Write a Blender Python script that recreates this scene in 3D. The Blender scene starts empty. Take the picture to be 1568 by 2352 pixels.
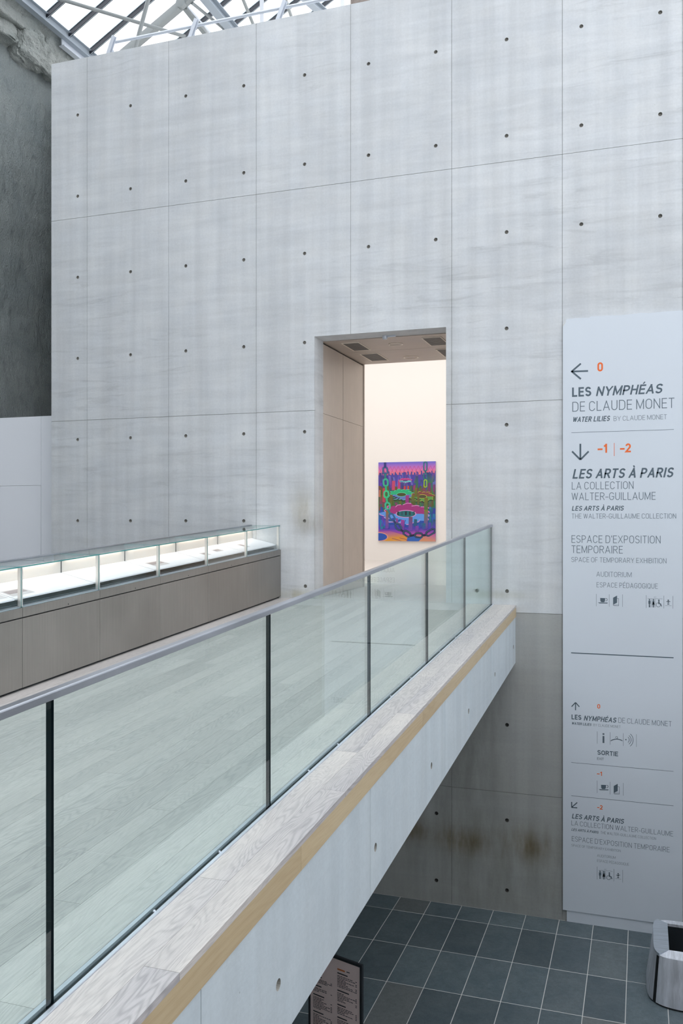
import bpy, bmesh, math, random
from mathutils import Vector, Matrix
C = bpy.context.scene.collection
SC = bpy.context.scene
R = random.Random(7)

# ------------------------------------------------------------------ camera, sky, exposure
FPX, YAW, HY = 2010.65, 0.33024, 1192.16          # focal length (px), yaw, horizon row of the 1568x2352 frame
cam_d = bpy.data.cameras.new('camera'); cam = bpy.data.objects.new('camera', cam_d); C.objects.link(cam)
cam_d.sensor_fit = 'VERTICAL'; cam_d.sensor_height = 36.0; cam_d.lens = FPX/2352*36
cam_d.shift_y = (HY-1176)/2352
cam_d.clip_start = .05; cam_d.clip_end = 300
cam.location = (0, 0, 0); cam.rotation_euler = (math.pi/2, 0, YAW)
SC.camera = cam
SC.view_settings.view_transform = 'Standard'; SC.view_settings.look = 'None'
SC.view_settings.gamma = 1; SC.view_settings.use_curve_mapping = False
SC.view_settings.exposure = 1.03
try:
    SC.cycles.transparent_max_bounces = 32; SC.cycles.max_bounces = 10; SC.cycles.diffuse_bounces = 6
    SC.cycles.use_denoising = True
except Exception: pass
w = bpy.data.worlds.new('overcast sky'); SC.world = w; w.use_nodes = True
w.node_tree.nodes['Background'].inputs[0].default_value = (.935, .955, 1.0, 1)
w.node_tree.nodes['Background'].inputs[1].default_value = 1.55

def area_light(name, loc, size, energy, color, rot=(0, 0, 0)):
    d = bpy.data.lights.new(name, 'AREA'); d.shape = 'RECTANGLE'; d.size, d.size_y = size
    d.energy = energy; d.color = color
    o = bpy.data.objects.new(name, d); C.objects.link(o); o.location = loc; o.rotation_euler = rot
    return o
# the ceiling lights of the white gallery behind the doorway
area_light('gallery_ceiling_light', (-5.5, 17.2, 5.3), (7.6, 6.5), 162, (1.0, .975, .955))

cs, sn = math.cos(YAW), math.sin(YAW)
def ray(x, y):
    u = (x-784)/FPX; v = (HY-y)/FPX
    return (-sn+u*cs, cs+u*sn, v)
def onY(x, y, Y): d = ray(x, y); t = Y/d[1]; return (d[0]*t, Y, d[2]*t)     # a measured point, placed on the real plane Y
def onX(x, y, X): d = ray(x, y); t = X/d[0]; return (X, d[1]*t, d[2]*t)
def onZ(x, y, Z): d = ray(x, y); t = Z/d[2]; return (d[0]*t, d[1]*t, Z)

# ------------------------------------------------------------------ materials
def L(c):
    return tuple(((v/255)/12.92 if v/255 <= .04045 else ((v/255+.055)/1.055)**2.4) for v in c)
class NT:
    def __init__(s, name):
        s.m = bpy.data.materials.new(name); s.m.use_nodes = True; s.t = s.m.node_tree
        s.b = s.t.nodes['Principled BSDF']; s.out = s.t.nodes['Material Output']
    def n(s, ty, **kw):
        x = s.t.nodes.new(ty)
        for k, v in kw.items(): setattr(x, k, v)
        return x
    def l(s, a, b): s.t.links.new(a, b)
    def pos(s, scale=(1, 1, 1), rnd=False):
        g = s.n('ShaderNodeNewGeometry'); mp = s.n('ShaderNodeMapping'); mp.inputs['Scale'].default_value = scale
        if rnd:
            oi = s.n('ShaderNodeObjectInfo'); v = s.n('ShaderNodeVectorMath', operation='SCALE')
            cx = s.n('ShaderNodeCombineXYZ'); s.l(oi.outputs['Random'], cx.inputs[0]); s.l(oi.outputs['Random'], cx.inputs[1])
            s.l(cx.outputs[0], v.inputs[0]); v.inputs['Scale'].default_value = 37
            a = s.n('ShaderNodeVectorMath', operation='ADD'); s.l(g.outputs['Position'], a.inputs[0]); s.l(v.outputs[0], a.inputs[1])
            s.l(a.outputs[0], mp.inputs['Vector'])
        else: s.l(g.outputs['Position'], mp.inputs['Vector'])
        return mp.outputs[0]
    def noise(s, vec, scale, detail=4, rough=.55, dist=0):
        x = s.n('ShaderNodeTexNoise'); x.inputs['Scale'].default_value = scale; x.inputs['Detail'].default_value = detail
        x.inputs['Roughness'].default_value = rough; x.inputs['Distortion'].default_value = dist
        s.l(vec, x.inputs['Vector']); return x.outputs['Fac']
    def rng(s, v, a, b, c, d):
        x = s.n('ShaderNodeMapRange'); s.l(v, x.inputs[0])
        for i, k in enumerate((a, b, c, d)): x.inputs[i+1].default_value = k
        return x.outputs[0]
    def math(s, op, a, b=None):
        x = s.n('ShaderNodeMath', operation=op)
        for i, k in enumerate((a, b)):
            if k is None: continue
            if isinstance(k, (int, float)): x.inputs[i].default_value = k
            else: s.l(k, x.inputs[i])
        return x.outputs[0]
    def mix(s, f, a, b, bt='MIX'):
        x = s.n('ShaderNodeMix', data_type='RGBA', blend_type=bt)
        for i, k in ((0, f), (6, a), (7, b)):
            if isinstance(k, (int, float)): x.inputs[i].default_value = k
            elif isinstance(k, tuple): x.inputs[i].default_value = (*k[:3], 1)
            else: s.l(k, x.inputs[i])
        return x.outputs[2]
    def bump(s, h, st, dist=.01):
        x = s.n('ShaderNodeBump'); x.inputs['Strength'].default_value = st; x.inputs['Distance'].default_value = dist
        s.l(h, x.inputs['Height']); s.l(x.outputs[0], s.b.inputs['Normal'])
    def col(s, c): s.l(c, s.b.inputs['Base Color'])

def simple(name, col, rough=.5, metal=0, emit=None, estr=0):
    m = NT(name); m.b.inputs['Base Color'].default_value = (*col, 1); m.b.inputs['Roughness'].default_value = rough
    m.b.inputs['Metallic'].default_value = metal
    if emit: m.b.inputs['Emission Color'].default_value = (*emit, 1); m.b.inputs['Emission Strength'].default_value = estr
    return m.m

def concrete(name, base, warm, stains=(), streak=1.0, axis=0, contrast=1.0):
    m = NT(name)
    h = (.55, .55, 5.0); v = (6.0, 6.0, .22)
    n1 = m.noise(m.pos(h), 1.6, 6, .62, .5); n2 = m.noise(m.pos(v), 1.0, 3, .5)
    n3 = m.noise(m.pos(), .55, 3, .5); n4 = m.noise(m.pos(), 38, 3, .6); n5 = m.noise(m.pos(), 3.2, 5, .6)
    n6 = m.noise(m.pos((.8, .8, 7.5)), 1.25, 5, .68, .9); n7 = m.noise(m.pos(), .42, 2, .5)
    f = m.math('MULTIPLY', m.rng(n1, .3, .7, 1-.08*contrast*streak, 1+.05*contrast*streak), m.rng(n2, .35, .65, 1-.075*contrast, 1+.035*contrast))
    f = m.math('MULTIPLY', f, m.math('SUBTRACT', 1.0, m.math('MULTIPLY', m.rng(n6, .54, .66, 0, .13*contrast*streak), m.rng(n7, .42, .55, .15, 1))))
    f = m.math('MULTIPLY', f, m.rng(n3, .3, .7, 1-.06*contrast, 1+.05*contrast))
    f = m.math('MULTIPLY', f, m.rng(n4, .3, .7, .965, 1.03)); f = m.math('MULTIPLY', f, m.rng(n5, .3, .7, 1-.05*contrast, 1+.04*contrast))
    c = m.mix(m.rng(n5, .35, .75, 0, .55), base, warm)
    cc = m.n('ShaderNodeVectorMath', operation='SCALE'); m.l(c, cc.inputs[0]); m.l(f, cc.inputs['Scale'])
    col = cc.outputs[0]
    if stains:
        g = m.n('ShaderNodeNewGeometry'); sx = m.n('ShaderNodeSeparateXYZ'); m.l(g.outputs['Position'], sx.inputs[0])
        ns = m.noise(m.pos((5, 5, 1.2)), 1.5, 5, .6)
        for (x, z, rx, rz, sc, st) in stains:
            a = m.math('DIVIDE', m.math('SUBTRACT', sx.outputs[0], x), rx); b = m.math('DIVIDE', m.math('SUBTRACT', sx.outputs[2], z), rz)
            d = m.math('ADD', m.math('MULTIPLY', a, a), m.math('MULTIPLY', b, b))
            e = m.math('POWER', 2.718, m.math('MULTIPLY', d, -1.0))
            e = m.math('MULTIPLY', e, m.rng(ns, .3, .65, .25, 1.0)); e = m.math('MULTIPLY', e, st)
            col = m.mix(e, col, m.mix(1.0, col, sc, 'MULTIPLY'))
    # small air pores
    vo = m.n('ShaderNodeTexVoronoi'); vo.inputs['Scale'].default_value = 9; m.l(m.pos(), vo.inputs['Vector'])
    pore = m.rng(vo.outputs['Distance'], .025, .045, 1, 0)
    pore = m.math('MULTIPLY', pore, m.rng(m.noise(m.pos(), 2.0, 2), .55, .6, 0, .5))
    col = m.mix(pore, col, (.12, .12, .11))
    m.col(col); m.b.inputs['Roughness'].default_value = .72; m.b.inputs['Specular IOR Level'].default_value = .35
    m.bump(m.math('ADD', m.math('MULTIPLY', n1, .6), m.math('MULTIPLY', n4, .15)), .25, .01)
    return m.m

rust = (.52, .39, .22)
WALL_ST = [(-4.32, .12, .16, .30, (.72, .66, .54), .9), (-4.25, -.08, .14, .10, (.6, .56, .5), .9), (-4.33, -1.02, .45, .07, (.78, .72, .55), .9),
           (-2.95, -4.02, .35, .14, rust, 1.0), (-2.15, -4.08, .33, .17, rust, 1.0), (-1.32, -4.05, .30, .19, rust, .9), (-1.95, -3.0, .3, .9, (.80, .80, .78), .7),
           (-2.15, .35, .25, .5, (.82, .81, .78), .8), (-1.75, -.95, .5, .06, (.78, .76, .68), .8), (-2.32, 1.5, .10, 1.4, (.86, .85, .82), .7)]
M = {}
M['wall'] = concrete('poured concrete wall', (.605, .63, .655), (.60, .605, .60), WALL_ST)
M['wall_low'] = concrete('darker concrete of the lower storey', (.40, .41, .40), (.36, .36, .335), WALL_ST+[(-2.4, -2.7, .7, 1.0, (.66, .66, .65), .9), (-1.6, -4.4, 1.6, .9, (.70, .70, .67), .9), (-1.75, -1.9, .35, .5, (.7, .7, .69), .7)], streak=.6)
M['core'] = concrete('concrete in joints', (.36, .36, .35), (.36, .355, .34))
M['plug'] = concrete('tie hole mortar', (.34, .335, .31), (.3, .29, .26))
M['beam'] = concrete('pale concrete beam', (.50, .56, .60), (.50, .54, .56), streak=.25, contrast=.8)
M['soffit'] = concrete('grey concrete', (.5, .51, .52), (.48, .48, .47))
M['dark_gap'] = simple('dark gap', (.012, .014, .016), .6)
M['white'] = simple('white painted board', (.87, .89, .94), .5)
M['white_warm'] = simple('gallery white paint', (.80, .78, .76), .6)
M['sign_white'] = simple('pale sign paint', (.63, .68, .74), .38)
M['sign_ink'] = simple('slate sign ink', (.085, .12, .15), .5)
M['sign_ink_light'] = simple('thin slate sign ink', (.13, .17, .205), .5)
M['sign_orange'] = simple('orange sign ink', (.80, .15, .03), .5)
M['steel_roof'] = simple('grey roof steel', (.34, .385, .43), .5, .2)
M['steel_roof_green'] = simple('grey green roof steel', (.25, .27, .27), .5, .2)
M['bar_dark'] = simple('dark glazing bar', (.022, .026, .035), .4, .2)
M['bar_light'] = simple('pale glazing bar edge', (.55, .64, .70), .4, .2)
M['galv'] = simple('pale galvanised steel', (.62, .66, .72), .4, .3)
M['gallery_floor'] = simple('pale gallery floor', (.66, .63, .60), .25)
M['black'] = simple('black frame', (.012, .014, .018), .35)
M['cream'] = simple('cream back board', (.72, .66, .60), .6)
M['shelf'] = simple('white shelf laminate', (.80, .81, .84), .45)
M['led'] = simple('warm light strip', (1, 1, 1), .5, 0, (1.0, .88, .76), 7.0)
M['menu'] = simple('rosy menu paper', (.80, .64, .61), .5)
M['menu_ink'] = simple('menu ink', (.04, .035, .04), .6)
M['menu_orange'] = simple('menu orange ink', (.55, .16, .05), .6)
M['grout'] = simple('pale tile grout', (.62, .62, .60), .8)
M['paper'] = simple('printed sheet', (.55, .53, .53), .6)
M['paper_ink'] = simple('faded print', (.30, .25, .25), .6)

def glassmat(name, tint, ior=1.5, boost=0.0):
    m = NT(name); m.t.nodes.remove(m.b)
    tr = m.n('ShaderNodeBsdfTransparent'); tr.inputs[0].default_value = (*tint, 1)
    gl = m.n('ShaderNodeBsdfGlossy'); gl.inputs['Roughness'].default_value = 0.0; gl.inputs[0].default_value = (.96, 1, .98, 1)
    fr = m.n('ShaderNodeFresnel'); ge = m.n('ShaderNodeNewGeometry'); m.l(m.rng(ge.outputs['Backfacing'], 0, 1, ior, 1/ior), fr.inputs[0])
    mx = m.n('ShaderNodeMixShader'); f = m.math('ADD', fr.outputs[0], boost); m.l(f, mx.inputs[0]); m.l(tr.outputs[0], mx.inputs[1]); m.l(gl.outputs[0], mx.inputs[2])
    m.l(mx.outputs[0], m.out.inputs[0]); return m.m
M['glass'] = glassmat('green railing glass', (.885, .95, .942))
M['glass_case'] = glassmat('showcase glass', (.975, .99, .99))
M['glass_roof'] = glassmat('roof glass', (.98, .985, .985))
M['glass_edge'] = simple('dark green glass edge', (.003, .010, .014), .35)
M['glass_edge'].node_tree.nodes['Principled BSDF'].inputs['Specular IOR Level'].default_value = .2
M['glass_edge_teal'] = simple('teal glass edge', (.06, .24, .24), .1)

def brushed(name, col, sc, rough=.38, contrast=.12, metal=.9, stretch=(1, 1, .03)):
    m = NT(name)
    n = m.noise(m.pos(stretch, rnd=True), sc, 4, .6); n2 = m.noise(m.pos(), 1.6, 4, .55)
    f = m.math('MULTIPLY', m.rng(n, .3, .7, 1-contrast, 1+contrast), m.rng(n2, .3, .7, .88, 1.08))
    v = m.n('ShaderNodeVectorMath', operation='SCALE'); v.inputs[0].default_value = col; m.l(f, v.inputs['Scale'])
    m.col(v.outputs[0]); m.b.inputs['Metallic'].default_value = metal
    m.l(m.rng(n2, .3, .7, rough-.05, rough+.1), m.b.inputs['Roughness']); return m.m
M['case_metal'] = brushed('bronzed steel', (.325, .305, .285), 60, .42, .05, .8)
M['rail_metal'] = brushed('satin handrail steel', (.40, .42, .46), 40, .34, .04, .85, (1, .03, 1))
M['alu'] = brushed('aluminium channel', (.66, .71, .78), 60, .4, .05, .7, (1, .03, 1))
M['post_metal'] = brushed('satin post steel', (.80, .77, .74), 60, .35, .05, .6)
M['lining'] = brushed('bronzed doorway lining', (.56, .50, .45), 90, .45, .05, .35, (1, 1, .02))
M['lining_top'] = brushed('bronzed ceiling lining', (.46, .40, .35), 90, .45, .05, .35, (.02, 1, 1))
M['bin_metal'] = brushed('brushed bin steel', (.70, .72, .78), 14, .42, .25, .6, (1.2, 1.2, .12))
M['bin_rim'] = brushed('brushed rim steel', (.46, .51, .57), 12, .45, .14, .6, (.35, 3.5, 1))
M['bin_rim_lit'] = brushed('lit rim steel', (.80, .83, .90), 14, .4, .2, .5, (3, .4, 1))  # same rim steel, paler: light on the tilted segments put into the colour
M['vent_grille'] = simple('vent mesh', (.10, .085, .075), .5, .5)
M['ring'] = simple('pale ring', (.80, .72, .63), .5)
M['plug_dark'] = concrete('dark tie hole', (.09, .09, .085), (.07, .07, .06))

def wood(name, a, b, dark, vary=.12, rough=.5, figure=1.0, big=1.0):
    m = NT(name)
    p = m.pos((1, 1, 1), rnd=True)
    st = m.n('ShaderNodeMapping'); st.inputs['Scale'].default_value = (1.0, .11*big, 1.0); m.l(p, st.inputs[0])
    warp = m.noise(st.outputs[0], 5.5, 2, .5)
    s2 = m.n('ShaderNodeMapping'); s2.inputs['Scale'].default_value = (1.0, .06, 1.0); m.l(p, s2.inputs[0])
    fine = m.noise(s2.outputs[0], 130, 3, .6)
    rings = m.math('SINE', m.math('MULTIPLY', warp, 95*figure))
    f = m.math('POWER', m.math('ADD', m.math('MULTIPLY', rings, .5), .5), 2.2)
    soft = m.noise(st.outputs[0], 3, 3, .5)
    f2 = m.math('MULTIPLY', f, m.rng(soft, .35, .65, .15, .8))
    c = m.mix(m.rng(soft, .3, .7, 0, 1), a, b)
    c = m.mix(m.math('MULTIPLY', f2, .55), c, dark)
    c = m.mix(m.rng(fine, .45, .75, 0, .4), c, dark)
    oi = m.n('ShaderNodeObjectInfo'); v = m.n('ShaderNodeVectorMath', operation='SCALE'); m.l(c, v.inputs[0])
    m.l(m.rng(oi.outputs['Random'], 0, 1, 1-vary, 1+vary), v.inputs['Scale'])
    m.col(v.outputs[0]); m.b.inputs['Roughness'].default_value = rough; m.bump(f, .06, .003)
    return m.m
M['plank'] = wood('pickled oak plank', (.56, .525, .505), (.50, .475, .46), (.28, .27, .265), .06, .42, 1.8, 1.3)
M['ledge'] = wood('pickled oak ledge', (.59, .55, .515), (.43, .41, .42), (.20, .19, .195), .04, .45, 2.1, 1.3)
M['fascia'] = wood('raw oak fascia', (.52, .42, .27), (.47, .36, .22), (.38, .27, .15), .05, .5, .8)

def slate():
    m = NT('blue grey slate tile')
    p = m.pos((1, 1, 1), rnd=True); oi = m.n('ShaderNodeObjectInfo')
    n = m.noise(p, 3.2, 5, .6, .8); n2 = m.noise(p, 26, 4, .65); n3 = m.noise(p, 110, 3, .7)
    c = m.mix(m.rng(n, .35, .65, 0, 1), (.075, .105, .12), (.105, .135, .148))
    c = m.mix(m.rng(oi.outputs['Random'], .78, .85, 0, .6), c, (.15, .155, .15))
    f = m.math('MULTIPLY', m.rng(n2, .3, .7, .85, 1.12), m.rng(n3, .3, .7, .85, 1.15))
    f = m.math('MULTIPLY', f, m.rng(m.math('FRACT', m.math('MULTIPLY', oi.outputs['Random'], 7.3)), 0, 1, .84, 1.2))
    v = m.n('ShaderNodeVectorMath', operation='SCALE'); m.l(c, v.inputs[0]); m.l(f, v.inputs['Scale']); m.col(v.outputs[0])
    rough_amt = m.rng(m.math('FRACT', m.math('MULTIPLY', oi.outputs['Random'], 13.7)), .55, .8, .25, 1)
    m.b.inputs['Roughness'].default_value = .5
    h = m.math('ADD', m.math('MULTIPLY', n2, .5), m.math('MULTIPLY', n3, .3)); m.bump(m.math('MULTIPLY', h, rough_amt), .6, .006)
    return m.m
M['slate'] = slate()

def oldstone(name, a, b, dark):
    m = NT(name)
    n = m.noise(m.pos(), 1.1, 6, .6, .6); n2 = m.noise(m.pos((1, 1, .45)), 7, 6, .65, .4); n3 = m.noise(m.pos(), 40, 3, .6)
    c = m.mix(m.rng(n, .35, .65, 0, 1), a, b); c = m.mix(m.rng(n2, .52, .72, 0, .5), c, dark)
    v = m.n('ShaderNodeVectorMath', operation='SCALE'); m.l(c, v.inputs[0]); m.l(m.rng(n3, .3, .7, .9, 1.1), v.inputs['Scale'])
    m.col(v.outputs[0]); m.b.inputs['Roughness'].default_value = .85
    m.bump(m.math('ADD', n2, m.math('MULTIPLY', n3, .35)), .9, .08); return m.m
M['old_wall'] = oldstone('old rendered wall', (.23, .265, .27), (.30, .33, .325), (.12, .14, .145))
M['old_rock'] = oldstone('rough cornice stone', (.29, .32, .305), (.41, .43, .41), (.10, .115, .11))
M['brown_stone'] = oldstone('brown stone', (.30, .25, .22), (.34, .30, .27), (.18, .14, .12))

def vcol(name, rough=.5):
    m = NT(name); a = m.n('ShaderNodeAttribute', attribute_name='Col'); m.col(a.outputs['Color']); m.b.inputs['Roughness'].default_value = rough; return m.m
M['paint'] = vcol('painted canvas colours', .45)

# ------------------------------------------------------------------ object helpers
def wloc(o):
    v = Vector((0, 0, 0))
    while o: v += o.location; o = o.parent
    return v
def put(name, verts, faces, mat, parent=None, mats=None, fmat=None, smooth=False):
    off = wloc(parent) if parent else Vector((0, 0, 0))
    me = bpy.data.meshes.new(name); me.from_pydata([tuple(Vector(v)-off) for v in verts], [], faces)
    for mm in (mats or [mat]): me.materials.append(mm)
    if fmat:
        for p, k in zip(me.polygons, fmat): p.material_index = k
    if smooth:
        for p in me.polygons: p.use_smooth = True
    o = bpy.data.objects.new(name, me); C.objects.link(o)
    if parent: o.parent = parent
    return o
def from_bm(name, bm, mat, parent=None, mats=None, smooth=False):
    off = wloc(parent) if parent else Vector((0, 0, 0))
    bmesh.ops.translate(bm, verts=bm.verts, vec=-off)
    me = bpy.data.meshes.new(name); bm.to_mesh(me); bm.free()
    for mm in (mats or [mat]): me.materials.append(mm)
    if smooth:
        for p in me.polygons: p.use_smooth = True
    o = bpy.data.objects.new(name, me); C.objects.link(o)
    if parent: o.parent = parent
    return o
def tag(o, label=None, cat=None, group=None, kind=None):
    if label: o['label'] = label
    if cat: o['category'] = cat
    if group: o['group'] = group
    if kind: o['kind'] = kind
    return o
def empty(name, loc=(0, 0, 0), label=None, cat=None, group=None, kind=None):
    o = bpy.data.objects.new(name, None); C.objects.link(o); o.location = loc; o.empty_display_size = .2
    return tag(o, label, cat, group, kind)
CF = [(0, 3, 2, 1), (4, 5, 6, 7), (0, 1, 5, 4), (1, 2, 6, 5), (2, 3, 7, 6), (3, 0, 4, 7)]   # bottom, top, y0, x1, y1, x0
class Mesh:
    def __init__(s): s.v, s.f, s.m = [], [], []
    def hexa(s, p, mi=0, fm=None):
        b = len(s.v); s.v += p
        for i, f in enumerate(CF): s.f.append(tuple(b+k for k in f)); s.m.append(fm[i] if fm else mi)
        return s
    def box(s, x0, x1, y0, y1, z0, z1, mi=0, fm=None):
        return s.hexa([(x0, y0, z0), (x1, y0, z0), (x1, y1, z0), (x0, y1, z0), (x0, y0, z1), (x1, y0, z1), (x1, y1, z1), (x0, y1, z1)], mi, fm)
    def slope(s, x0, x1, y0, y1, b, t, mi=0, fm=None):      # box whose bottom b(y) and top t(y) slope with y
        return s.hexa([(x0, y0, b(y0)), (x1, y0, b(y0)), (x1, y1, b(y1)), (x0, y1, b(y1)),
                       (x0, y0, t(y0)), (x1, y0, t(y0)), (x1, y1, t(y1)), (x0, y1, t(y1))], mi, fm)
    def poly(s, pts, mi=0):
        b = len(s.v); s.v += pts; s.f.append(tuple(range(b, b+len(pts)))); s.m.append(mi); return s
    def tube(s, a, b, r, seg=10, r2=None, mi=0, sq=False):
        a, b = Vector(a), Vector(b); d = (b-a).normalized(); up = Vector((0, 0, 1)) if abs(d.z) < .9 else Vector((0, 1, 0))
        u = d.cross(up).normalized(); w_ = u.cross(d); r2 = r if r2 is None else r2; k = len(s.v)
        for c, rr in ((a, r), (b, r2)):
            for i in range(seg):
                t = 2*math.pi*(i+.5)/seg; s.v.append(tuple(c+u*math.cos(t)*rr+w_*math.sin(t)*rr))
        for i in range(seg): j = (i+1) % seg; s.f.append((k+i, k+j, k+seg+j, k+seg+i)); s.m.append(mi)
        s.f.append(tuple(range(k+seg-1, k-1, -1))); s.f.append(tuple(range(k+seg, k+2*seg))); s.m += [mi, mi]
        return s
    def beam(s, a, b, wd, ht, mi=0, side=None):               # rectangular bar between two points; side = width direction
        a, b = Vector(a), Vector(b); d = (b-a).normalized(); sd = Vector(side) if side else d.cross(Vector((0, 0, 1)))
        sd = (sd-d*sd.dot(d)).normalized(); up = sd.cross(d).normalized(); k = len(s.v)
        for c in (a, b):
            for i, j in ((-1, -1), (1, -1), (1, 1), (-1, 1)): s.v.append(tuple(c+sd*i*wd/2+up*j*ht/2))
        for f in ((0, 1, 2, 3), (7, 6, 5, 4), (0, 4, 5, 1), (1, 5, 6, 2), (2, 6, 7, 3), (3, 7, 4, 0)): s.f.append(tuple(k+q for q in f)); s.m.append(mi)
        return s
    def lathe(s, c, prof, seg=24, mi=0):
        k = len(s.v)
        for r, z in prof:
            for i in range(seg): t = 2*math.pi*i/seg; s.v.append((c[0]+r*math.cos(t), c[1]+r*math.sin(t), z))
        for q in range(len(prof)-1):
            for i in range(seg):
                j = (i+1) % seg; s.f.append((k+q*seg+i, k+q*seg+j, k+(q+1)*seg+j, k+(q+1)*seg+i)); s.m.append(mi)
        return s
    def out(s, name, mat, parent=None, mats=None, smooth=False):
        return put(name, s.v, s.f, mat, parent, mats, s.m if mats else None, smooth)

def bevel(o, w_=.004, seg=2):
    b = o.modifiers.new('bevel', 'BEVEL'); b.width = w_; b.segments = seg; b.limit_method = 'ANGLE'; return o

def holed_panel(name, cells, holes, P, mat, parent, depth=.006, rh=.024, hd=.03, gap=.003):
    """one cast panel: outline = union of the rectangles in cells minus joints, round recessed tie holes"""
    bm = bmesh.new()
    xs = sorted({c[0] for c in cells} | {c[1] for c in cells}); zs = sorted({c[2] for c in cells} | {c[3] for c in cells})
    keep = set()
    for i in range(len(xs)-1):
        for j in range(len(zs)-1):
            cx, cz = (xs[i]+xs[i+1])/2, (zs[j]+zs[j+1])/2
            if any(a < cx < b and c < cz < d for a, b, c, d in cells): keep.add((i, j))
    vd = {}
    def V(a, b, d=0):
        k = (round(a, 5), round(b, 5), d)
        if k not in vd: vd[k] = bm.verts.new(P(a, b, d))
        return vd[k]
    es = []
    for i, j in keep:
        for (di, dj, a, b) in ((-1, 0, (xs[i], zs[j]), (xs[i], zs[j+1])), (1, 0, (xs[i+1], zs[j]), (xs[i+1], zs[j+1])),
                               (0, -1, (xs[i], zs[j]), (xs[i+1], zs[j])), (0, 1, (xs[i], zs[j+1]), (xs[i+1], zs[j+1]))):
            if (i+di, j+dj) not in keep:
                es.append(bm.edges.new((V(*a), V(*b))))
                bm.faces.new((V(*a), V(*b), V(*b, depth), V(*a, depth))).material_index = 0
    seg = 14
    for hx, hz in holes:
        ring = [bm.verts.new(P(hx+rh*math.cos(2*math.pi*k/seg), hz+rh*math.sin(2*math.pi*k/seg), 0)) for k in range(seg)]
        in1 = [bm.verts.new(P(hx+rh*.86*math.cos(2*math.pi*k/seg), hz+rh*.86*math.sin(2*math.pi*k/seg), hd)) for k in range(seg)]
        for k in range(seg):
            j = (k+1) % seg; es.append(bm.edges.new((ring[k], ring[j])) if bm.edges.get((ring[k], ring[j])) is None else bm.edges.get((ring[k], ring[j])))
            bm.faces.new((ring[k], ring[j], in1[j], in1[k])).material_index = 1
        bm.faces.new(in1).material_index = 1
    bmesh.ops.triangle_fill(bm, edges=list(set(es)), use_beauty=True)
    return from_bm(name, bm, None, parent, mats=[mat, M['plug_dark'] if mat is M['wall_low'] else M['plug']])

# ------------------------------------------------------------------ the great concrete wall
Yw = 11.0; ZT = 6.812; ZF = -4.905
PX = [-8.364, -7.736, -6.374, -5.01, -3.643, -2.288, -.918, .452, 1.82, 3.19, 4.56, 5.93, 7.0]
PZ = [ZT, 4.46, 1.46, -1.165, -3.41, ZF]
HX = [-7.90+.90075*i for i in range(0, 17)]; HZ = [5.984, 4.782, 3.58, 2.378, 1.176, -.026]
LOWH = [(-4.285, -.905), (-1.589, -.9), (-1.589, -2.568), (-1.589, -3.758), (-1.589, -4.632), (-2.486, -3.769), (-2.486, -4.627),
        (-.69, -.9), (-3.39, -3.77), (-3.39, -4.63), (-1.971, -.905), (-4.29, -3.77), (-4.29, -4.63)]
DX0, DX1, DZ0, DZ1 = -4.154, -2.361, -1.068, 2.45
holes = [(x, z) for x in HX for z in HZ if not (DX0-.05 < x < DX1+.05 and DZ0 < z < DZ1)] + LOWH
holes = [h for h in holes if h not in ((-3.39, -3.77),)]
wall = empty('wall_back', (0, Yw, 0), kind='structure', label='tall pale poured concrete wall with tie holes and doorway')
Pw = lambda a, b, d: (a, Yw+d, b)
g = .003
for i in range(len(PX)-1):
    for j in range(len(PZ)-1):
        x0, x1, z1, z0 = PX[i]+(g if i else 0), PX[i+1]-g, PZ[j]-(g if j else 0), PZ[j+1]+g
        cells = [(x0, x1, z0, z1)]
        if x0 < DX1 and x1 > DX0 and z0 < DZ1 and z1 > DZ0:
            cells = []
            xs = sorted({x0, x1} | {v for v in (DX0, DX1) if x0 < v < x1}); zs = sorted({z0, z1} | {v for v in (DZ0, DZ1) if z0 < v < z1})
            for a, b in zip(xs, xs[1:]):
                for c, d in zip(zs, zs[1:]):
                    if not (DX0 < (a+b)/2 < DX1 and DZ0 < (c+d)/2 < DZ1): cells.append((a, b, c, d))
        if not cells: continue
        hs = [h for h in holes if x0+.03 < h[0] < x1-.03 and z0+.03 < h[1] < z1-.03]
        hs = [h for h in hs if any(a < h[0] < b and c < h[1] < d for a, b, c, d in cells)]
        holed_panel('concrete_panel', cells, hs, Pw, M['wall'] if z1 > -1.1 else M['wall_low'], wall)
m = Mesh(); yc = Yw+.0062      # the wall's core behind the cast faces, with the doorway left open and reveals
for x0, x1, z0, z1 in ((PX[0], DX0, ZF, ZT), (DX1, 7.0, ZF, ZT), (DX0, DX1, ZF, DZ0-.02), (DX0, DX1, DZ1, ZT)):
    # hollow behind tie holes: thin skin pieces would clash, so the core starts behind the deepest hole except for joint strips
    m.box(x0, x1, Yw+.035, Yw+.34, z0, z1)
m.out('wall_core', M['wall'], wall)
m = Mesh()
for x in PX[1:-1]:
    if DX0 < x < DX1:
        m.box(x-.004, x+.004, yc, Yw+.034, ZF, DZ0); m.box(x-.004, x+.004, yc, Yw+.034, DZ1, ZT)
    else: m.box(x-.004, x+.004, yc, Yw+.034, ZF, ZT-.01)
for z in PZ[1:-1]:
    if DZ0 < z < DZ1:
        m.box(PX[0]+.01, DX0, yc, Yw+.034, z-.004, z+.004); m.box(DX1, 7, yc, Yw+.034, z-.004, z+.004)
    else: m.box(PX[0]+.01, 7, yc, Yw+.034, z-.004, z+.004)
m.out('joint_line', M['core'], wall)
m = Mesh()   # closing faces of the outer edge and reveals up to the panels
m.box(PX[0], PX[0]+.003, Yw+.003, Yw+.0349, ZF, ZT); m.box(PX[0], 7, Yw+.003, Yw+.34, ZT+.0005, ZT+.004)
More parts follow.
